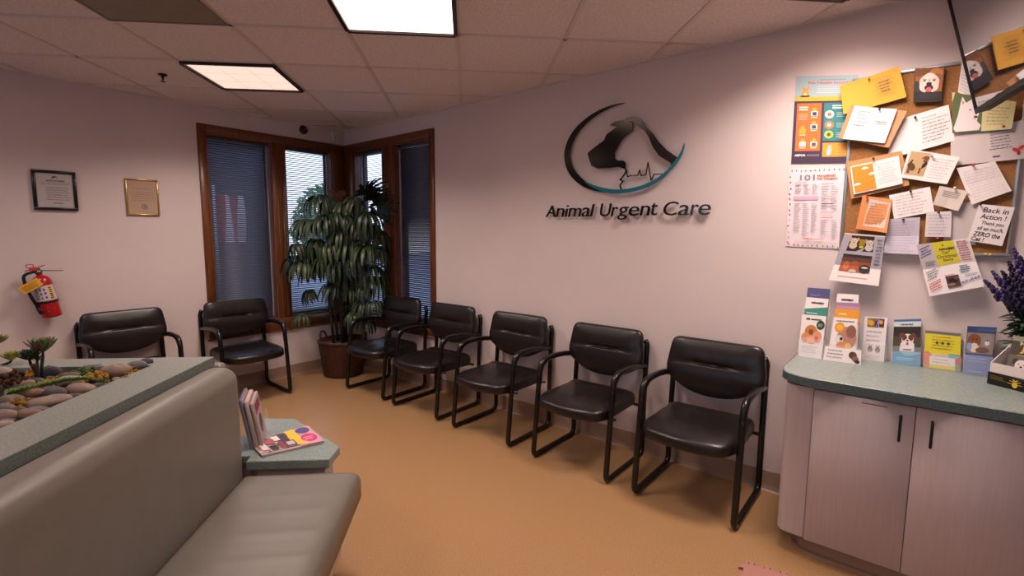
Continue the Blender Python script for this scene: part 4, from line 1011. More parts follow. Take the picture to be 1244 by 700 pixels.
# posters on the wall left of the board
def dA(A, S):
    ar = S.ar; A.rect(.0, .76, 1, 1, 'A3BBC4'); A.rect(0, .715, 1, .765, 'C6B23A'); A.rect(0, 0, 1, .715, '43324A')
    A.text('Pet Health Insurance', .22, .905, 1.0 - .02, .935, 'D2562E', .02); A.scrawl(.40, .945, .8, .965, 1, '8AA0AE', .01, ar, 3, ragged=0)
    A.bars(.36, .80, .80, .89, 4, 'C6D0D4', .3, 2); A.poly([(.10, .765), (.13, .83), (.12, .89), (.155, .86), (.20, .86), (.235, .89), (.225, .83), (.25, .765)], 'E09A3C'); A.ell(.175, .835, .045, .03, 'E8A84A'); A.ell(.175, .785, .03, .022, 'F0E0C0'); A.ell(.16, .84, .006, .005, '2A1A14', n=6); A.ell(.195, .84, .006, .005, '2A1A14', n=6); A.ell(.84, .775, .08, .014, '3A2A3A'); A.ell(.17, .77, .09, .01, '3A2A3A')
    A.rect(.05, .145, .45, .69, 'DC6E34'); A.rect(.49, .26, .97, .69, '2F7C84'); A.rect(.49, .075, .97, .235, 'DC9A34')
    A.bars(.09, .605, .24, .66, 2, 'F4E4D4', .55, 3, .1); A.bars(.09, .50, .24, .58, 4, 'F0C8A8', .25, 4); 
    for u, v, c in ((.34, .57, '3A3A52'), (.34, .42, '3A3A52'), (.16, .37, 'E8A03C'), (.17, .22, 'B8C0C4'), (.35, .22, '6A3A3A')):
        A.ell(u, v + .045, .035, .025, 'E8A03C', n=10); A.rect(u - .055, v - .025, u + .055, v + .03, 'D8DCDC' if c != 'E8A03C' else 'E8A03C'); A.rect(u - .03, v - .02, u + .035, v + .02, c); A.rect(u - .05, v - .045, u + .05, v - .036, 'F4DCC4')
    A.bars(.62, .62, .90, .67, 2, 'E8E0DC', .55, 5, .1)
    for v, c, d in ((.56, 'E4E0DC', 'DC6E34'), (.44, 'DC7A3C', 'E8D8C8'), (.33, 'D0C03C', '3A5A5A')): A.ell(.58, v, .07, .045, c); A.ell(.58, v, .032, .022, d); A.bars(.69, v - .03, .94, v + .03, 3, 'B8D0D0', .25, 6)
    A.ell(.60, .15, .035, .06, 'A8B4BC'); A.rect(.56, .09, .60, .15, 'C8D0D4'); A.bars(.70, .10, .94, .21, 5, 'F0C880', .25, 7)
    A.text('ASPCA', .05, .082, .23, .108, 'F0ECEC', .05); A.bars(.25, .08, .45, .108, 2, 'A090A8', .4, 8, .05)
ccard('colourful pet health poster with orange and teal panels, left of the board', None, .003, m_w, dA, None, .0008, name='poster', cat='poster', part='sheet', px=[(967, 92.5), (1043, 91), (1040, 198), (961, 199)], nu=2)
def dB(A, S):
    ar = S.ar; r = random.Random(3)
    cols = ['5E9A7A', 'E08A3C', 'B0588A', '4A5A8A', 'C84A3C', 'D8B83C', '7A6A5A']
    for k in range(13):
        for u in (.035, .955): A.ell(u + r.uniform(-.012, .012), .05 + k * .07 + r.uniform(-.01, .01), .018, .012, r.choice(cols), r.random() * 3, n=7)
    for k in range(12):
        for v in (.022, .965): A.ell(.06 + k * .08 + r.uniform(-.01, .01), v + r.uniform(-.006, .006), .016, .010, r.choice(cols), r.random() * 3, n=7)
    A.text('101', .20, .845, .46, .915, '8A888E', .02); A.text('Household', .50, .885, .80, .915, 'D8602E', .03); A.text('Pet Dangers', .50, .845, .84, .877, 'D8602E', .03)
    A.rect(.10, .60, .53, .645, 'D8A8C4')
    for u0, u1, v0, v1, n in ((.12, .24, .67, .80, 8), (.27, .39, .67, .80, 8), (.42, .52, .67, .80, 8), (.12, .24, .19, .56, 22), (.27, .39, .14, .56, 24), (.42, .52, .19, .56, 22), (.58, .70, .48, .78, 14), (.74, .86, .48, .78, 14), (.58, .70, .17, .36, 12), (.76, .86, .15, .36, 13)): A.bars(u0, v0, u1, v1, n, 'A49CA4', .35, int(u0 * 100), .5)
    for u, v, c in ((.12, .81, 'B86A90'), (.12, .575, '8AA88A'), (.58, .79, 'C89A5A'), (.58, .635, 'C8A05A'), (.58, .44, '9A949A'), (.58, .375, 'C86A80')): A.rect(u, v, u + .2, v + .008, c)
    A.rect(.58, .545, .78, .556, '4A484E'); A.text('ASPCA', .30, .098, .46, .118, 'D8602E', .05); A.rect(.47, .102, .64, .112, 'E0A080'); A.bars(.15, .05, .85, .08, 2, 'C0A8B0', .25, 2, 0)
ccard('white household pet dangers poster below the colourful poster', None, .0045, mat('poster_white', 'DDD2DA', .6), dB, None, .0008, name='poster', cat='poster', part='sheet', px=[(959, 205), (1030, 202), (1028, 303), (954.5, 299)], nu=2)

w1 = '5A5468'; w2 = '6A6468'
def note(rows, col=w1, w=.005, seed=1, **k): return lambda A, S: A.scrawl(.10, .08, .92, .93, rows, col, w, S.ar, seed, **k)
# lowest layer first
ccard('white note behind the television corner above the dog card', [(500, 32), (535, 30), (545, 150), (489, 113)], .0215, m_w, note(9, seed=2))
ccard('blank grey-white sheet behind the back in action note', [(470, 410), (548, 402), (535, 520), (450, 512)], .0215, m_g)
ccard('open white card with a red flower at the right edge of the board', [(470, 226), (690, 183), (690, 288), (470, 310)], .0225, mat('card_back', 'CFC4C4', .7), lambda A, S: (A.scrawl(.48, .32, .78, .88, 7, w1, .004, S.ar, 5), A.ell(.80, .25, .035, .07, 'CC3A34', .5), A.ell(.86, .30, .03, .06, 'CC3A34', -.5), A.ell(.83, .16, .022, .05, 'B02A2A'), A.scrawl(.52, .1, .62, .2, 1, w2, .004, S.ar, 3)), fold(.012, .45), pins=[((610, 205), 'B02A2A')])
ccard('white letter pinned beneath the bulldog photo', [(318, 190), (464, 148), (481, 243), (302, 292)], .0235, m_w, lambda A, S: A.scrawl(.52, .15, .97, .9, 8, w1, .005, S.ar, 8, ragged=.5), fold(.010, .42), pins=[((376, 180), '2A282C')])
t, S, cen = ccard('bulldog photo print near the top of the board', [(375, 51), (456, 46), (445, 139), (370, 141)], .034, mat('photo_block', '3A2418', .5), lambda A, S: (A.rect(.03, .03, .97, .97, 'A05A2A'), A.ell(.3, .86, .3, .15, '7A4A1E'), A.ell(.72, .84, .22, .14, 'B87A3A'), A.rect(.03, .03, .97, .3, '221C22'), A.rect(.03, .30, .30, .62, '3A3034'), A.ell(.24, .70, .13, .09, '8A5A44', .5), A.ell(.82, .72, .13, .09, '8A5A44', -.5), A.ell(.52, .58, .34, .24, 'DCC8BC'), A.ell(.52, .70, .20, .15, 'E8DCD4'), A.ell(.34, .46, .15, .15, 'E4D4CC'), A.ell(.70, .46, .15, .15, 'E4D4CC'), A.ell(.52, .36, .22, .12, 'D8C4BA'), A.ell(.52, .42, .15, .09, '3A2628'), A.ell(.52, .34, .10, .10, 'D0606C'), A.ell(.52, .53, .095, .055, '1E1618'), A.ell(.36, .63, .045, .028, '231A1A'), A.ell(.68, .63, .045, .028, '231A1A'), A.ell(.36, .66, .08, .02, 'B89A8C'), A.ell(.68, .66, .08, .02, 'B89A8C'), A.ell(.52, .62, .03, .06, 'C0A698'), A.ell(.52, .20, .34, .10, '2A262C')), None, .010, name='photo_print', cat='photo', part='print_block')
ccard('yellow open greeting card at the top left of the board', [(176, 97), (333, 46), (353, 128), (186, 173)], .027, m_y, lambda A, S: (A.scrawl(.56, .2, .92, .88, 10, 'A8822E', .004, S.ar, 3, ragged=.4), A.scrawl(.62, .35, .85, .75, 4, '6A5A4A', .005, S.ar, 5, ragged=.3)), fold(.022, .47), pins=[((253, 78), '8A8A3A')])
ccard('tan folded card backing the open white card near the top left of the board', [(206, 148), (354, 166), (306, 263), (172, 236)], .034, m_o, None, fold(.030, .4), .0015)
ccard('open white greeting card over the tan card near the top left of the board', [(216, 151), (328, 160), (295, 250), (184, 238)], .049, m_w, lambda A, S: (A.scrawl(.12, .4, .45, .92, 5, '8A7A84', .005, S.ar, 3), A.scrawl(.60, .52, .88, .64, 2, 'C87850', .008, S.ar, 4, ragged=0), A.scrawl(.12, .3, .45, .38, 1, 'A89AA0', .004, S.ar, 7)), fold(.024, .56), pins=[((281, 159), '2A282C')])
def dsam(A, S):
    A.poly([(.0, .0), (.50, .0), (.50, 1), (.05, 1), (.0, .75)], '5E6A44'); A.poly([(.02, .1), (.10, .45), (.14, .75), (.17, .93), (.23, .78), (.30, .86), (.34, .95), (.37, .76), (.41, .60), (.45, .52), (.43, .40), (.42, .30), (.49, .18), (.46, .04), (.06, .02)], 'E6DEDE')
    A.poly([(.17, .85), (.20, .78), (.17, .70)], 'A08A86'); A.ell(.40, .52, .02, .035, '2A2224'); A.ell(.40, .42, .035, .03, '3A2A2E', -.3); A.ell(.385, .385, .02, .025, 'C06A70'); A.ell(.30, .60, .014, .02, '2A2224'); A.ell(.37, .62, .012, .018, '2A2224'); A.scrawl(.56, .15, .96, .8, 6, '8A8458', .004, S.ar, 3)
ccard('yellow card with a white fluffy dog photo, partly behind the television', [(474, 115), (644, 140), (632, 212), (474, 223)], .032, m_cream, dsam, fold(.014, .5))
ccard('long lined handwritten letter with a red pin at the right of the board', [(486, 316), (588, 298), (632, 376), (526, 413)], .031, m_w, lambda A, S: A.scrawl(.08, .05, .95, .90, 11, 'A09AA8', .004, S.ar, 6, ragged=.1), vfold(.008), pins=[((530, 308), 'C03A44')])
ccard('white card with a beagle photo in the centre of the board', [(360, 264), (494, 287), (460, 359), (338, 341)], .037, m_w, lambda A, S: (A.poly([(.04, .12), (.46, .16), (.46, .96), (.06, .93)], 'C0A078'), A.ell(.27, .55, .17, .22, '2E2220', -.5), A.ell(.38, .74, .07, .12, '7A4A34', -.4), A.ell(.15, .42, .08, .14, '5A3A2A', .3), A.rect(.08, .18, .14, .36, '6A4A38'), A.rect(.32, .22, .36, .42, '6A4A38'), A.scrawl(.52, .12, .95, .88, 8, 'A89AA8', .004, S.ar, 7)), fold(.016, .48), pins=[((420, 283), 'C88A90')])
ccard('kraft card behind the orange sky card at the left of the board', [(192, 300), (340, 270), (361, 361), (206, 398)], .030, m_kr, None, fold(.010), .002)
def dsky(A, S):
    A.poly([(.03, .04), (.48, .03), (.47, .95), (.03, .96)], 'DC8A2C')
    for u, v in ((.30, .84), (.10, .33), (.43, .60)): A.ell(u, v, .05, .045, 'F0E6DC'); A.ell(u + .04, v - .01, .035, .03, 'F0E6DC'); A.ell(u - .04, v - .012, .03, .025, 'F0E6DC')
    A.scrawl(.53, .15, .95, .9, 8, 'B0A2AC', .004, S.ar, 3)
ccard('open card printed with white clouds on an orange sky at the left of the board', [(203, 312), (332, 283), (343, 357), (213, 386)], .039, m_w, dsky, fold(.012, .47), pins=[((265, 290), '2A282C')])
ccard('small handwritten white note in the middle of the board, below the beagle card', [(306, 388), (415, 365), (427, 432), (320, 451)], .029, m_w, note(7, '6A6470', .005, 3), None, pins=[((364, 378), '2A282C')])
ccard('small square cream card with a white pin right of the middle of the board', [(441, 363), (516, 377), (490, 430), (423, 412)], .040, mat('cream_thick', 'D2C8C0', .6), lambda A, S: A.bars(.2, .52, .85, .85, 4, '8A8284', .4, 3), fold(.008, .5), .004, pins=[((481, 368), 'E0D8D8')])
ccard('orange folded card at the lower left of the board', [(236, 388), (315, 399), (301, 488), (218, 477)], .036, m_or, lambda A, S: (A.poly([(.20, .12), (.90, .12), (.96, .88), (.26, .93)], 'BDB6AE'), A.scrawl(.28, .2, .88, .86, 8, '7A7470', .007, S.ar, 8)), lambda u, v: .03 * u * (1 - v), .002, pins=[((248, 392), 'C02A24')])
ccard('lilac folded letter at the bottom of the board', [(300, 452), (389, 446), (384, 545), (293, 541)], .0265, m_lil, lambda A, S: A.scrawl(.1, .05, .92, .93, 12, '9A90B0', .006, S.ar, 9), vfold(.02, .5), pins=[((344, 452), '2A282C')])
ccard('small white note pinned just above the yellow and white poster letter', [(406, 432), (473, 430), (471, 499), (401, 498)], .034, mat('note_white', 'D4CCD2', .7), note(7, '8A8294', .007, 4), None, pins=[((438, 433), '2A282C')])
HW = '26222A'
def dback(A, S):
    A.text('Back in', .17, .80, .88, .93, HW, .01, .02); A.text('Action !', .15, .63, .86, .76, HW, .01, .02); A.text('Thank you', .22, .45, .86, .57, HW, .01, .02); A.text('all so much,', .16, .31, .90, .43, HW, .01, .02); A.text('ZERO the', .10, .16, .86, .28, HW, .02, .02); A.text('Cat !', .08, .03, .44, .14, HW, .02, .02)
ccard('white hand-lettered note reading Back in Action at the lower right of the board', [(546, 411), (641, 420), (607, 523), (514, 508)], .029, m_w, dback, None, pins=[((549, 412), '2A282C')])
def dbig(A, S):
    ar = S.ar; A.poly([(.0, .52), (.0, 1), (.32, 1), (.34, .50)], 'C2BAC0'); A.poly([(.31, .53), (.74, .55), (.70, 1), (.30, 1)], 'D8CC3C')
    Y = '4A4420'; A.text('A', .47, .90, .52, .95, Y, .02); A.scrawl(.38, .82, .68, .88, 1, Y, .010, ar, 2, .6, ragged=0); A.text('Cat"', .44, .75, .60, .81, Y, .02); A.text('Christmas', .33, .67, .70, .74, Y, .01); A.text('Story', .43, .59, .62, .66, Y, .02)
    A.scrawl(.03, .72, .26, .92, 4, '3A3A8A', .006, ar, 3, .4, .3); A.scrawl(.08, .56, .28, .66, 3, '9AA0A8', .008, ar, 4)
    A.scrawl(.74, .56, .97, .98, 9, 'C03A58', .006, ar, 5, .35); A.scrawl(.66, .34, .85, .50, 4, '5A8AA8', .008, ar, 6); A.scrawl(.72, .26, .96, .31, 2, '8A8AB0', .007, ar, 7)
    A.scrawl(.04, .28, .30, .46, 4, '4A6A5A', .005, ar, 8, .4, .3); A.scrawl(.04, .06, .30, .24, 4, 'C83A40', .006, ar, 9, .4, .3)
    A.rect(.38, .10, .62, .32, '4A3434'); A.ell(.50, .22, .09, .05, '1E1618'); A.ell(.46, .15, .07, .03, '8A6A60'); A.ell(.57, .26, .04, .025, '6A4A44'); A.rect(.38, .33, .56, .345, 'C87A80')
    A.scrawl(.62, .10, .97, .22, 1, '2E2E78', .005, ar, 11, .35, .2, 0)
ccard('large fold-out letter with a yellow panel and handwritten notes hanging below the board', None, .046, m_w, dbig, vfold(.02, .52), .0012, px=[(1113, 297.5), (1176.5, 289), (1196, 348), (1129, 360)], pins=[((435, 503), 'B03A34')], nu=4)
def ddogs(A, S):
    ar = S.ar; A.rect(0, .33, 1, .98, 'B8B4C2'); A.poly([(.16, .64), (.78, .66), (.76, .97), (.20, .96)], '3A2A1E'); dog(A, .29, .84, .10, ar, 'E0CCB4', 'C8A888'); dog(A, .67, .82, .10, ar, 'D8CCC8', 'B8A8A0'); A.rect(.42, .78, .56, .90, 'A88A2A'); A.rect(.44, .72, .54, .77, 'D8C84A')
    A.rect(.13, .42, .78, .58, '6A4A42'); A.rect(.13, .52, .78, .58, '3E2E30'); A.poly([(.13, .22), (.13, .42), (.78, .44), (.78, .22)], 'A8593E'); A.ell(.26, .34, .07, .09, 'C8734A'); A.ell(.44, .38, .08, .07, 'B8604A'); A.ell(.66, .30, .12, .09, '33302E'); A.ell(.66, .33, .07, .02, 'C8C8C0'); A.ell(.42, .24, .08, .04, 'C0B0AA')
    A.bars(.15, .10, .75, .14, 1, 'D8A0A0', .3, 1, 0); A.scrawl(.82, .4, .97, .95, 8, '9A94A8', .006, ar, 3)
ccard('folded white flyer with two dog photos hanging below the lower left of the board', None, .052, m_w, ddogs, vfold(.03, .34), .0012, px=[(1027, 283), (1075.5, 287), (1067.5, 347.5), (1007, 340)], pins=[((207, 484), 'C04A60')], nu=4, name='flyer', cat='flyer', part='sheet')
for k, (X, Y) in enumerate(((563, 544), (574, 546))):
    c = on_y(*P7(X, Y), -.019); o = MB().lathe([(.0, 0), (.0045, 0), (.0045, .003), (.0026, .006), (.0026, .012), (.0052, .015), (.0052, .019), (.0, .0195)], 12, T=Matrix.Rotation(PI / 2, 4, 'X'), cap=False).build('push_pin', mat('pin_cream', 'D8C88A', .3)); o.location = (c.x, -.012 - .007, c.z); tag(o, 'cream push pin on the lower right frame of the board, %s of the pair' % ('left' if k == 0 else 'right'), 'pin')

# ================================================================== BROCHURES ON THE COUNTER
def P8(X, Y): return (940 + X / 3.5, 280 + Y / 3.5)
def lean(name, label, cat, px8, y0, k, m, draw, th=.006, z0=ZC, part='leaflets', px=None):
    c = [on_lean(*(P8(*q) if px is None else q), y0, k, z0) for q in (px8 if px is None else px)]; cen = (c[2] + c[3]) / 2; cen.z = z0 
    q = [c[3] - cen, c[2] - cen, c[1] - cen, c[0] - cen]; zl = min(q[0].z, q[1].z)
    q[0].z = q[1].z = 0.0008
    q[0].y = q[1].y = k * .0008 + (y0 - cen.y)
    t = thing(name, label, cat, cen); S = quadS(q); sheet(S, th, m).build(part, None, t)
    if draw: A = Art(S); draw(A, S); A.build('print', t)
    return t, S
def holder(label, px8, y0, k, zh=.5, dp=.03, px=None):
    c = [on_lean(*(P8(*q) if px is None else q), y0, k, ZC) for q in (px8 if px is None else px)]; cen = (c[2] + c[3]) / 2; cen.z = ZC; q = [c[3] - cen, c[2] - cen, c[1] - cen, c[0] - cen]; q[0].z = q[1].z = .0006; q[0].y = q[1].y = y0 - cen.y
    e = .003; q[0].x -= e; q[3].x -= e; q[1].x += e; q[2].x += e
    t = thing('brochure_holder', label, 'holder', cen); S = quadS(q); 
    mb = sheet(lambda u, v, h: S(u, v, h - dp), .002, M_acry)
    mb = sheet(lambda u, v, h: S(u, v * zh, h + .002), .0015, M_acry, mb=mb)
    for u in (0, 1): mb.add([S(u, 0, .002), S(u, zh, .002), S(u, zh, -dp), S(u, 0, -dp)], [(0, 1, 2, 3)], M_acry)
    mb.build('acrylic_shell', None, t); return t, S
k_ = .16
# 1: three tiers
lean('brochure', 'blue topped brochure at the back of the leftmost holder', 'brochure', [(145, 243), (241, 250), (205, 543), (110, 532)], -.145, k_, mat('br_blue', '4A4A72', .5), lambda A, S: (A.rect(0, .84, 1, 1, '50507E'), A.scrawl(.15, .88, .7, .92, 1, '8A8AAE', .012, S.ar, 1)))
lean('brochure', 'white brochure with a teal band in the middle of the leftmost holder', 'brochure', [(138, 283), (233, 292), (206, 542), (108, 532)], -.17, k_, M_paper, lambda A, S: (A.poly([(.0, .64), (1, .70), (1, .86), (0, .80)], '3E8A7A'), A.scrawl(.25, .895, .80, .945, 1, '4A4440', .02, S.ar, 2, .5, ragged=0), A.bars(.1, .72, .6, .76, 1, 'C0D8D0', .4)))
lean('brochure', 'white front brochure with orange dog photo and green seal in the leftmost holder', 'brochure', [(120, 357), (222, 365), (203, 542), (104, 531)], -.195, k_, M_paper, lambda A, S: (A.rect(.2, .88, .36, .93, '6A4A2A'), A.scrawl(.40, .88, .82, .93, 1, '4A4440', .02, S.ar, 4, .5, ragged=0), A.ell(.82, .78, .17, .11, '2A3E34'), A.bars(.72, .74, .92, .82, 3, 'C0C8B8', .35), A.ell(.45, .60, .27, .17, 'C07A3E'), A.ell(.25, .46, .2, .12, 'D08A62'), A.ell(.72, .50, .2, .14, 'D8927A'), A.ell(.50, .42, .22, .10, 'E0A080'), A.ell(.45, .6, .1, .06, '7A4A2A'), A.ell(.70, .45, .08, .06, 'C0584A'), A.scrawl(.1, .1, .85, .28, 4, '7A7478', .008, S.ar, 3), A.ell(.4, .66, .02, .015, '241C18', n=6), A.ell(.5, .66, .02, .015, '241C18', n=6)))
holder('clear acrylic holder at the left end of the counter', [(118, 300), (232, 308), (210, 545), (103, 533)], -.2, k_, .35, .07)
lean('brochure', 'small white topped brochure at the back of the second holder', 'brochure', [(270, 268), (361, 274), (352, 560), (240, 546)], -.13, k_, M_paper, lambda A, S: A.scrawl(.2, .89, .75, .94, 1, '4A4440', .02, S.ar, 6, .5, ragged=0))
lean('brochure', 'mauve brochure second from the back in the second holder', 'brochure', [(265, 305), (369, 310), (355, 560), (238, 546)], -.15, k_, mat('br_mauve', '9A7C98', .5), lambda A, S: A.rect(0, .87, 1, .94, 'B88A9A'))
lean('brochure', 'yellow-orange banded brochure in the second holder', 'brochure', [(262, 333), (366, 341), (352, 560), (232, 546)], -.165, k_, mat('br_cream', 'E4DACC', .5), lambda A, S: (A.rect(0, .84, 1, 1, 'DC962C'), A.poly([(.55, .84), (1, .90), (1, .72), (.85, .72)], 'DC962C'), A.bars(.15, .89, .5, .93, 1, 'F0D8A0', .5)))
lean('brochure', 'front brochure with blurred dog photo and orange seal in the second holder', 'brochure', [(256, 370), (357, 377), (345, 560), (226, 546)], -.18, k_, M_paper, lambda A, S: (A.scrawl(.12, .91, .85, .955, 1, '5A5050', .016, S.ar, 3, .5, ragged=0), A.ell(.62, .55, .38, .26, 'B08070'), A.ell(.78, .70, .2, .15, '8A5A4A'), A.ell(.3, .78, .2, .12, 'DC942C'), A.ell(.3, .78, .13, .07, 'E8B04A'), A.ell(.34, .5, .16, .1, 'DAD4D0'), A.ell(.42, .52, .06, .04, '1E1A1E'), A.ell(.5, .36, .25, .10, 'D08A50'), A.ell(.7, .36, .12, .08, 'E0B070')))
t, S = holder('clear acrylic holder with a dog strip along its foot, second from left', [(245, 360), (374, 372), (368, 566), (213, 546)], -.198, k_, .35, .075)
sheet(lambda u, v, h: S(u, v * .31, h + .0035), .001, M_paper).build('insert_card', None, t)
A = Art(lambda u, v, h: S(u, v * .31, h + .0037)); A.scrawl(.06, .2, .6, .9, 3, '5A5456', .006, .4, 2, .4); A.ell(.78, .58, .11, .26, '5A3A30'); A.ell(.85, .35, .09, .2, '8A6048'); A.ell(.9, .18, .07, .12, '3A2A2A'); A.ell(.74, .66, .012, .03, '141012', n=6); A.build('print', t)
def acr(label, px8, y0): return holder(label, px8, y0 - .004, k_, .4, .03)
lean('brochure', 'white K9 brochure with purple and gold logo, third from the left on the counter', 'brochure', [(387, 366), (484, 372), (468, 558), (373, 550)], -.055, k_, M_paper, lambda A, S: (A.rect(.14, .76, .88, .97, '3A2A52'), A.rect(.14, .76, .46, .97, '8A6A1E'), A.ell(.3, .86, .13, .06, 'D8A02A'), A.ell(.22, .9, .05, .04, 'D8A02A'), A.rect(.47, .78, .66, .95, 'A894B4'), A.text('K', .48, .79, .64, .94, '14101A', .06), A.text('9', .66, .79, .82, .94, 'DCA42C', .06), A.rect(.64, .76, .88, .78, 'DCA42C'), A.scrawl(.12, .42, .88, .72, 3, '6A6066', .008, S.ar, 3), A.ell(.35, .26, .12, .07, 'A08A80'), A.ell(.68, .26, .12, .07, 'A08A80'), A.line([(.28, .36), (.42, .24)], .03, '1E181A', S.ar), A.line([(.42, .36), (.28, .24)], .03, '1E181A', S.ar), A.line([(.60, .36), (.76, .24)], .03, '1E181A', S.ar), A.line([(.76, .36), (.60, .24)], .03, '1E181A', S.ar), A.scrawl(.12, .04, .85, .12, 2, 'A06060', .007, S.ar, 3)))
acr('clear acrylic holder around the white K9 brochure', [(385, 363), (489, 370), (473, 562), (372, 553)], -.055)
lean('brochure', 'blue based brochure with a smiling brown and white dog on the counter', 'brochure', [(512, 380), (627, 376), (621, 581), (501, 571)], -.05, k_, mat('br_lblue', 'C8D0D8', .5), lambda A, S: (A.rect(0, .2, 1, .84, '4A4434'), A.rect(0, .62, 1, .84, '2C241E'), A.rect(0, .95, 1, 1, '3A6A9A'), A.rect(0, .84, 1, .95, 'CDD2D6'), A.scrawl(.25, .86, .7, .92, 1, '4A4A5A', .012, S.ar, 3, .5, ragged=0), A.ell(.52, .34, .27, .16, 'DDD6D8'), dog(A, .53, .56, .27, S.ar, 'E0D8D8', '6A3A2E', tongue='C05A78', mask='6A3A2E'), A.rect(.38, .32, .68, .35, '7A2A3A'), A.rect(0, 0, 1, .28, '3F90BC'), A.poly([(.3, .28), (.45, .20), (.7, .22), (1, .27), (1, .30), (.3, .30)], '7AB4D0'), A.bars(.15, .1, .8, .17, 2, 'A8D0E0', .35)))
acr('clear acrylic holder around the smiling dog brochure', [(510, 378), (629, 374), (622, 583), (500, 573)], -.05)
lean('brochure', 'bright yellow brochure with colourful lower edge on the counter', 'brochure', [(645, 425), (797, 439), (792, 598), (638, 586)], -.045, k_, mat('br_yellow', 'D8C82E', .5), lambda A, S: (A.rect(0, .93, 1, 1, '6A6478'), A.scrawl(.18, .52, .85, .90, 5, '8A7A22', .008, S.ar, 6), [A.ell(u, .70, .04, .04, '4A3A4A', n=8) for u in (.34, .50, .66)], A.ell(.08, .3, .14, .14, 'CC6A58'), A.ell(.92, .28, .12, .16, 'B83A5A'), A.ell(.12, .12, .14, .1, 'D07A4A'), A.ell(.8, .38, .18, .06, '5AA0A0'), A.ell(.92, .1, .1, .1, '6A8A5A'), A.ell(.5, .36, .2, .05, 'C8A8A0'), A.rect(.15, .02, .86, .12, 'D8C82E'), A.rect(.15, .12, .86, .33, 'DED6D6'), A.scrawl(.2, .15, .8, .3, 2, '6A6468', .006, S.ar, 2)))
acr('clear acrylic holder around the bright yellow brochure', [(644, 423), (799, 437), (794, 600), (637, 588)], -.045)
lean('brochure', 'navy and blue brochure with a photo of a dog and cat on the counter', 'brochure', [(824, 407), (949, 413), (919, 615), (807, 605)], -.07, k_, mat('br_navy', '2E3A66', .5), lambda A, S: (A.rect(0, .0, 1, .42, '5A6EA8'), A.rect(.02, .44, .98, .87, '8A7A6E'), A.rect(.35, .90, 1, .97, '3E5486'), A.ell(.28, .70, .24, .15, '7A4A2C'), A.ell(.30, .56, .16, .1, 'D8C8B8'), A.ell(.12, .58, .1, .08, '8A9AC8'), A.ell(.74, .72, .20, .13, '8A8484'), A.ell(.74, .67, .08, .05, 'D8D0CC'), A.ell(.6, .52, .25, .06, '6A5046'), A.ell(.22, .74, .025, .02, '1A1214', n=6), A.ell(.36, .74, .025, .02, '1A1214', n=6), A.ell(.74, .72, .02, .02, '1A1214', n=6), A.scrawl(.12, .26, .85, .38, 2, 'A8B4DC', .008, S.ar, 4), A.bars(.15, .06, .75, .10, 1, '8A9AD0', .4)))
acr('clear acrylic holder around the navy brochure', [(822, 405), (951, 411), (921, 618), (805, 608)], -.07)

# white display box with black front, at the right edge
bl = on_z(1203, 462, ZC); bl = on_z(1200.5, 466, ZC); br_ = on_z(1242, 476.5, ZC); dx = (br_ - bl); dx.z = 0; W_ = .17; dxn = dx.normalized(); ang = math.atan2(dxn.y, dxn.x)
t = thing('display_box', 'small white display box with a black front panel at the right', 'box', bl, ang)
m_box = mat('box_white', 'D8CCC8', .6)
mb = MB(); D_ = .10; ft = .094
mb.add([(0, 0, 0), (0, D_, 0), (0, D_, .165), (0, 0, ft), (.003, 0, 0), (.003, D_, 0), (.003, D_, .165), (.003, 0, ft)], [(0, 3, 2, 1), (4, 5, 6, 7), (0, 4, 7, 3), (3, 7, 6, 2), (2, 6, 5, 1)])
mb.add([(W_, 0, 0), (W_, D_, 0), (W_, D_, .165), (W_, 0, ft), (W_ - .003, 0, 0), (W_ - .003, D_, 0), (W_ - .003, D_, .165), (W_ - .003, 0, ft)], [(0, 1, 2, 3), (4, 7, 6, 5), (0, 3, 7, 4), (3, 2, 6, 7), (2, 1, 5, 6)])
mb.box((.003, 0, 0), (W_ - .003, .003, ft)); mb.box((.003, D_ - .003, 0), (W_ - .003, D_, .17)); mb.box((.003, .003, 0), (W_ - .003, D_ - .003, .003)); mb.build('tray', m_box, t)
MB().bevbox((-.003, -.005, .0), (W_, -.0005, .054), .001, seg=1).build('front_panel', mat('panel_black', '17140F', .35), t)
A = Art(lambda u, v, h: Vector((-.003 + u * (W_ + .003), -.005 - h, v * .054))); g = 'D8B03A'
A.bars(.06, .45, .38, .8, 3, '7A6428', .35, 2); A.ell(.56, .38, .055, .22, g); [A.ell(.56 + .075 * math.cos(a), .40 + .34 * math.sin(a), .02, .09, g, a - PI / 2, 8) for a in (.1, .7, 1.25, 1.85, 2.4, 3.0)]; A.bars(.74, .3, .95, .7, 3, '7A6428', .35, 3); A.build('print', t)
t2 = thing('flyer', 'flyer with a spotted white dog and yellow lettering standing in the display box', 'flyer', bl + Vector((dxn.x * .0 - dxn.y * .05, dxn.y * .0 + dxn.x * .05, 0)), ang)
S = quadS([Vector((.02, .0, .004)), Vector((.155, .0, .004)), Vector((.155, .03, .212)), Vector((.02, .03, .212))]); sheet(S, .012, mat('flyer_dark', '4A463E', .5)).build('sheet', None, t2)
A = Art(S); A.rect(0, .90, 1, 1, '8A8A7A'); A.rect(0, .30, 1, .62, '6A665C'); A.text('MILLION', .22, .82, .95, .90, 'C8B090', .02); A.text('JOIN', .25, .66, .85, .81, 'E0B428', .05, .03); A.bars(.2, .61, .8, .64, 1, 'B8B0A0', .4); dog(A, .36, .42, .20, S.ar, 'E2DADA', '4A3A38'); A.ell(.80, .38, .22, .18, 'B0705A'); A.ell(.8, .55, .14, .06, '2A2422'); A.rect(0, 0, 1, .2, '8A8078'); A.build('print', t2)

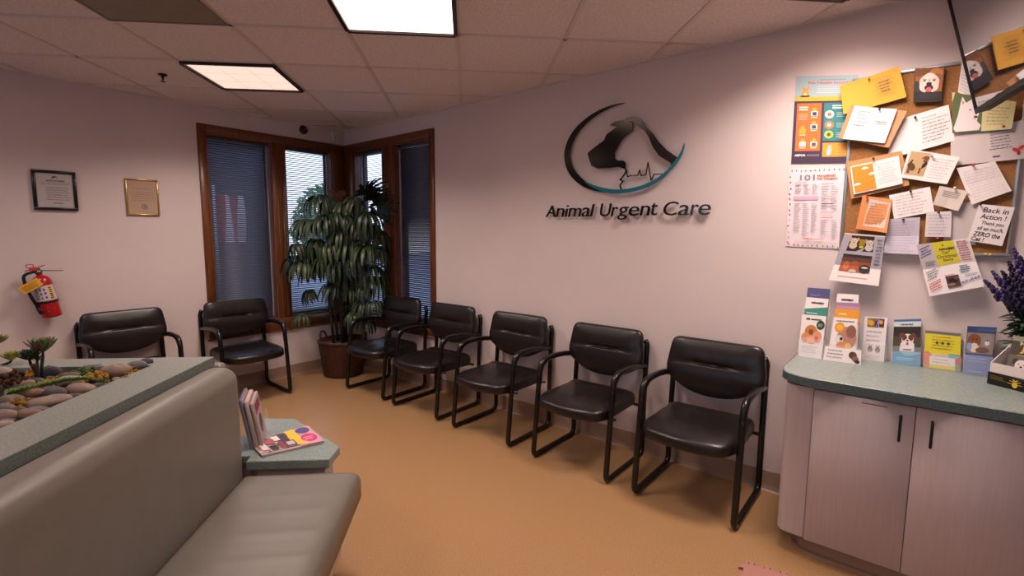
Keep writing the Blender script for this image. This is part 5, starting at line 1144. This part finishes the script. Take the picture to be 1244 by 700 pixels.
# lavender bouquet behind the box
vp = on_y(1247, 418, -.09); vb = Vector((vp.x + .03, -.056, ZC)); t = thing('artificial_lavender', 'purple artificial lavender in a vase at the right edge of the counter', 'plant', vb)
MB().lathe([(.0, 0), (.034, 0), (.040, .01), (.045, .06), (.038, .11), (.030, .135), (.036, .15), (.032, .15), (.027, .135), (.0, .13)], 28, cap=False).build('vase', mat('vase_dark', '3A302C', .3), t)
r = random.Random(12); ml = mat('lav_leaf', '2A4A26', .5, var=.3, scale=40); mp_ = mat('lav_purple', '2E2048', .7, var=.4, scale=90); mp2 = mat('lav_purple_light', '4A3A74', .7, var=.3, scale=90)
tips = [(1232, 302), (1226, 318), (1240, 325), (1212, 337), (1206, 330), (1197, 341), (1222, 345), (1236, 350), (1215, 360), (1228, 372), (1244, 340), (1251, 318), (1256, 350), (1262, 335), (1218, 330), (1233, 362), (1220, 352), (1238, 334), (1246, 366), (1228, 338), (1240, 312), (1250, 384)]
for i, (x, y) in enumerate(tips):
    p = on_y(x, y, -.10 - r.uniform(-.03, .06)) - vb; b = Vector((r.uniform(-.015, .015), r.uniform(-.015, .015), .13))
    m1 = b.lerp(p, .5) + Vector((0, 0, .03)); P = [b, b.lerp(m1, .5) + Vector((0, 0, .01)), m1, m1.lerp(p, .5) + Vector((0, 0, .012)), p]
    sg = MB().tube(P, .0022, 5).build('stem', mat('lav_stem', '3A4A2A', .6), t); mb = MB(); m_ = mp2 if i in (0, 3, 4, 5, 11) else mp_
    L = (p - m1); n = 26
    for k in range(n):
        f = .25 + .75 * k / (n - 1); q = m1.lerp(p, f) + (Vector((0, 0, .012 * (1 - abs(2 * f - 1))))); a = k * 2.4; rd = .017 * (1.15 - f); o_ = Vector((math.cos(a) * rd, math.sin(a) * rd, 0)); s_ = .0078 * (1.3 - .6 * f); mb.ball(q + o_, (s_, s_, s_ * 1.2), m_, 6, 4)
    mb.build('flower_spike', None, t)
mb = MB()
for k in range(200):
    a = k * 2.4; f = r.random(); c = Vector((.065 * math.cos(a) * r.random(), .035 * math.sin(a) * r.random() - .01, .14 + .17 * f)); d = Vector((math.cos(a), -abs(math.sin(a)) * .7 - .1, r.uniform(-.5, .7))); leafy(mb, c, d, .055 + .03 * r.random(), .030, .002, ml, curl=-.2)
mb.build('leaves', None, t)

# ================================================================== TELEVISION (hangs over the counter, facing along the wall)
n0 = on_y(1187, 138, -.22); far = n0.copy(); q = on_z(1244, 103, far.z); d = (q - far); d.z = 0; d.normalize()
TVW, TVH = .97, .56; tl = on_y(1153, 0, -.22)
side = on_y(1153, 0, -.22) - n0; tiltang = math.atan2(side.x, side.z)
t = thing('television', 'flat screen television with thin black bezel hanging at the upper right', 'television', far)
# local axes: X along bottom edge (away from the wall), Z up the screen, Y = screen normal pointing into the room (-x)
Xa = d; nrm = Vector((-abs(d.y), d.x * (1 if d.y < 0 else -1), 0)).normalized(); 
if nrm.x > 0: nrm = -nrm
th = R_(14.5); Za = (Vector((0, 0, 1)) * math.cos(th) + nrm * math.sin(th)).normalized(); Ya = Za.cross(Xa)
if Ya.x > 0: Ya = -Ya
TV = Matrix(((Xa.x, Ya.x, Za.x, 0), (Xa.y, Ya.y, Za.y, 0), (Xa.z, Ya.z, Za.z, 0), (0, 0, 0, 1)))
print('TV far', far, 'dir', d, 'nrm', Ya, Za)
M_bez = mat('tv_bezel', '070608', .6, spec=.25)
mb = MB(); mb.bevbox((0, -.045, 0), (TVW, 0, TVH), .004, T=TV, seg=2)
for a, b in (((0, 0, 0), (TVW, .006, .020)), ((0, 0, TVH - .014), (TVW, .006, TVH)), ((0, 0, .020), (.013, .006, TVH - .014)), ((TVW - .013, 0, .020), (TVW, .006, TVH - .014))): mb.box(a, b, T=TV)
mb.build('bezel', M_bez, t)
MB().bevbox((.20, -.085, .10), (TVW - .2, -.045, TVH - .12), .01, T=TV, seg=2).build('back_housing', M_black, t)
MB().box((.0135, .0005, .0205), (TVW - .0135, .002, TVH - .0145), T=TV).build('screen', mat('tv_screen', '101018', .05, spec=1.0, coat=1.0), t)
pc = TV @ Vector((TVW / 2, -.085, TVH * .55)) + far
mb = MB(); pl = pc - far; wx = .12
mb.tube([pl, Vector((pl.x + .10, pl.y, pl.z + .02)), Vector((pl.x + .10, pl.y, H - far.z - .002))], .022, 14); mb.bevbox((pl.x + .02, pl.y - .08, H - far.z - .012), (pl.x + .18, pl.y + .08, H - far.z), .003); mb.build('ceiling_bracket', M_black, t)

# ================================================================== FOAM MAT AND MAGAZINES
t0 = on_z(903.5, 683.5, .012)
a1 = (on_z(951, 697, .012) - t0); a1.z = 0; a1.normalize(); ang = math.atan2(a1.y, a1.x); 
def jig(L, n):
    pts = []
    st = L / n
    for i in range(n): pts += [(i * st, 0), (i * st + st * .38, 0), (i * st + st * .30, st * .30), (i * st + st * .70, st * .30), (i * st + st * .62, 0)]
    return pts
L = .32; n = 5; e = jig(L, n); poly = []
for s_ in range(4):
    ca, sa = math.cos(-PI / 2 * s_), math.sin(-PI / 2 * s_); cx_, cy_ = L / 2, -L / 2
    for x, y in e: X, Y = x - L / 2, y + L / 2; poly.append((X * ca - Y * sa + L / 2, X * sa + Y * ca - L / 2))
mb = MB().prism(poly[::-1], 0, .012); o = mb.build('foam_mat', mat('pink_foam', 'A8766C', .85, bump=.3, bscale=300)); o.location = (t0.x, t0.y, 0.0005); o.rotation_euler = (0, 0, ang); tag(o, 'pink interlocking foam mat tile on the floor in front of the cabinet', 'mat')

zt = .502
rm = random.Random(5)
Sq = [on_z(x, y, zt + .012) for x, y in ((318, 553), (394, 536), (374, 517), (303, 537))]
cen = sum(Sq, Vector()) / 4; cen.z = zt; q = [p - cen for p in Sq]
for p in q: p.z = 0
for i, (z0, z1, lb) in enumerate(((0, .004, 'magazine lying under the colourful cover magazine on the end table'), (.0045, .009, 'colourful cover magazine with a pink oval lying on top on the end table'))):
    t = thing('magazine', lb, 'magazine', cen + Vector((0, 0, z0 + .0003))); qq = [p * (1 - .02 * (1 - i)) + Vector((0, 0, z1 - z0)) for p in q]; qq = [Vector((p.x, p.y, z1 - z0)) for p in qq]
    S = quadS(qq); 
    if S.n.z < 0: qq = [qq[1], qq[0], qq[3], qq[2]]; S = quadS(qq)
    sheet(S, z1 - z0, mat('mag_pages', 'C8B8B0', .6)).build('pages', None, t)
    if i:
        A = Art(S); A.rect(0, 0, 1, 1, 'B89CA0'); A.rect(.0, .0, .45, 1, 'AE9494'); [A.rect(u_, v_, u_ + w_, v_ + h_, c_) for u_, v_, w_, h_, c_ in [(rm.uniform(0, .93), rm.uniform(.05, .9), rm.uniform(.015, .06), rm.uniform(.03, .12), rm.choice(['6A4A58', 'D8CCC8', '8A5A66', '3A3040', 'C8A8A4', 'A07078'])) for _ in range(90)]]; A.rect(.38, .1, .62, .95, '4A3040'); A.rect(.62, .0, 1, 1, 'C4909E'); A.rect(.55, .45, .72, 1, 'D8B83A'); A.rect(.60, .1, .78, .45, 'D8B83A'); A.ell(.84, .80, .12, .18, '4A4A7A'); A.ell(.84, .35, .13, .22, 'C0286A'); A.bars(.75, .25, .92, .45, 2, 'E0A0B8', .4)
        for k, (u, v, w, h, c) in enumerate(((.06, .2, .1, .5, 'D8C8C4'), (.18, .5, .12, .35, 'A04A5A'), (.2, .1, .1, .3, '2A2430'), (.32, .6, .1, .3, 'D8D0D0'), (.34, .15, .08, .35, '8A3A4A'), (.46, .2, .12, .2, 'C8B0B0'), (.06, .8, .2, .12, '5A3A4A'), (.5, .7, .06, .2, '3A3A5A'))): A.rect(u, v, u + w, v + h, c)
        A.scrawl(.05, .08, .95, .16, 1, 'E4D8D8', .008, S.ar, 2); A.build('cover_print', t)
# acrylic rack with upright magazines beside the bench back
rb = on_z(309, 553, zt); rb2 = on_z(296, 562, zt)
o0 = uv(-.985, 2.355, zt); RG = GA + R_(17); t = thing('magazine_rack', 'clear acrylic magazine rack on the end table against the bench back', 'rack', o0, RG)
mb = MB(); mb.box((-.075, -.11, 0), (.030, .11, .003)); mb.box((-.064, -.11, .003), (-.061, .11, .20), T=Matrix.Rotation(-.16, 4, 'Y')); mb.add([(.030, -.11, 0), (.030, .11, 0), (.012, .11, .12), (.012, -.11, .12), (.033, -.11, 0), (.033, .11, 0), (.015, .11, .12), (.015, -.11, .12)], [(0, 1, 2, 3), (7, 6, 5, 4), (0, 4, 5, 1), (3, 2, 6, 7), (0, 3, 7, 4), (1, 5, 6, 2)])
mb.add([(-.072, -.11, .003), (.030, -.11, .003), (.012, -.11, .12), (-.072, -.11, .18)], [(0, 1, 2, 3)])
mb.build('acrylic_shell', M_acry, t)
for i, (u, th_, hgt, c, lb) in enumerate(((-.044, .014, .235, '6A6A8A', 'upright magazine nearest the bench back in the rack'), (-.024, .018, .225, 'C4B4AC', 'thick upright magazine in the middle of the rack'), (-.002, .013, .215, 'B8A49C', 'upright magazine in the rack nearest the lying magazines'))):
    tt = thing('magazine', lb, 'magazine', o0 + Vector((math.cos(RG), math.sin(RG), 0)) * u + Vector((0, 0, .0035)), RG); lean_ = -.16
    Tm = Matrix.Rotation(lean_, 4, 'Y')
    MB().bevbox((0, -.100, 0), (th_, .100, hgt), .0015, T=Tm, seg=1).build('pages', mat('mag_' + c, c, .6, var=.4, scale=120, stretch=(60, .2, .2)), tt)
    S = quadS([Tm @ Vector(p) for p in ((th_, -.099, .001), (th_, .099, .001), (th_, .099, hgt - .001), (th_, -.099, hgt - .001))]); A = Art(S); A.rect(0, 0, 1, 1, 'B0949A'); A.rect(.1, .7, .9, .92, '7A3A4A'); A.ell(.5, .4, .25, .22, '5A4A5A'); A.build('cover_print', tt)
# ================================================================== LIGHT
w = bpy.data.worlds.new('world'); sc.world = w; w.use_nodes = True; nt = w.node_tree; bg = nt.nodes['Background']
tc = nt.nodes.new('ShaderNodeTexCoord'); sp = nt.nodes.new('ShaderNodeSeparateXYZ'); rp = nt.nodes.new('ShaderNodeValToRGB'); nt.links.new(tc.outputs['Generated'], sp.inputs[0]); nt.links.new(sp.outputs['Z'], rp.inputs[0])
rp.color_ramp.elements[0].position = 0.0; rp.color_ramp.elements[0].color = (.74, .78, .90, 1); rp.color_ramp.elements[1].position = .5; rp.color_ramp.elements[1].color = (.45, .56, .92, 1)
nt.links.new(rp.outputs[0], bg.inputs['Color']); bg.inputs['Strength'].default_value = 3.0
sc.view_settings.view_transform = 'Standard'; sc.view_settings.look = 'None'; sc.view_settings.gamma = 1.0; sc.view_settings.use_curve_mapping = False
sc.view_settings.exposure = -0.56
sc.cycles.use_denoising = True; sc.cycles.max_bounces = 8; sc.cycles.transparent_max_bounces = 24; sc.cycles.transmission_bounces = 8
sc.cycles.sample_clamp_indirect = 8
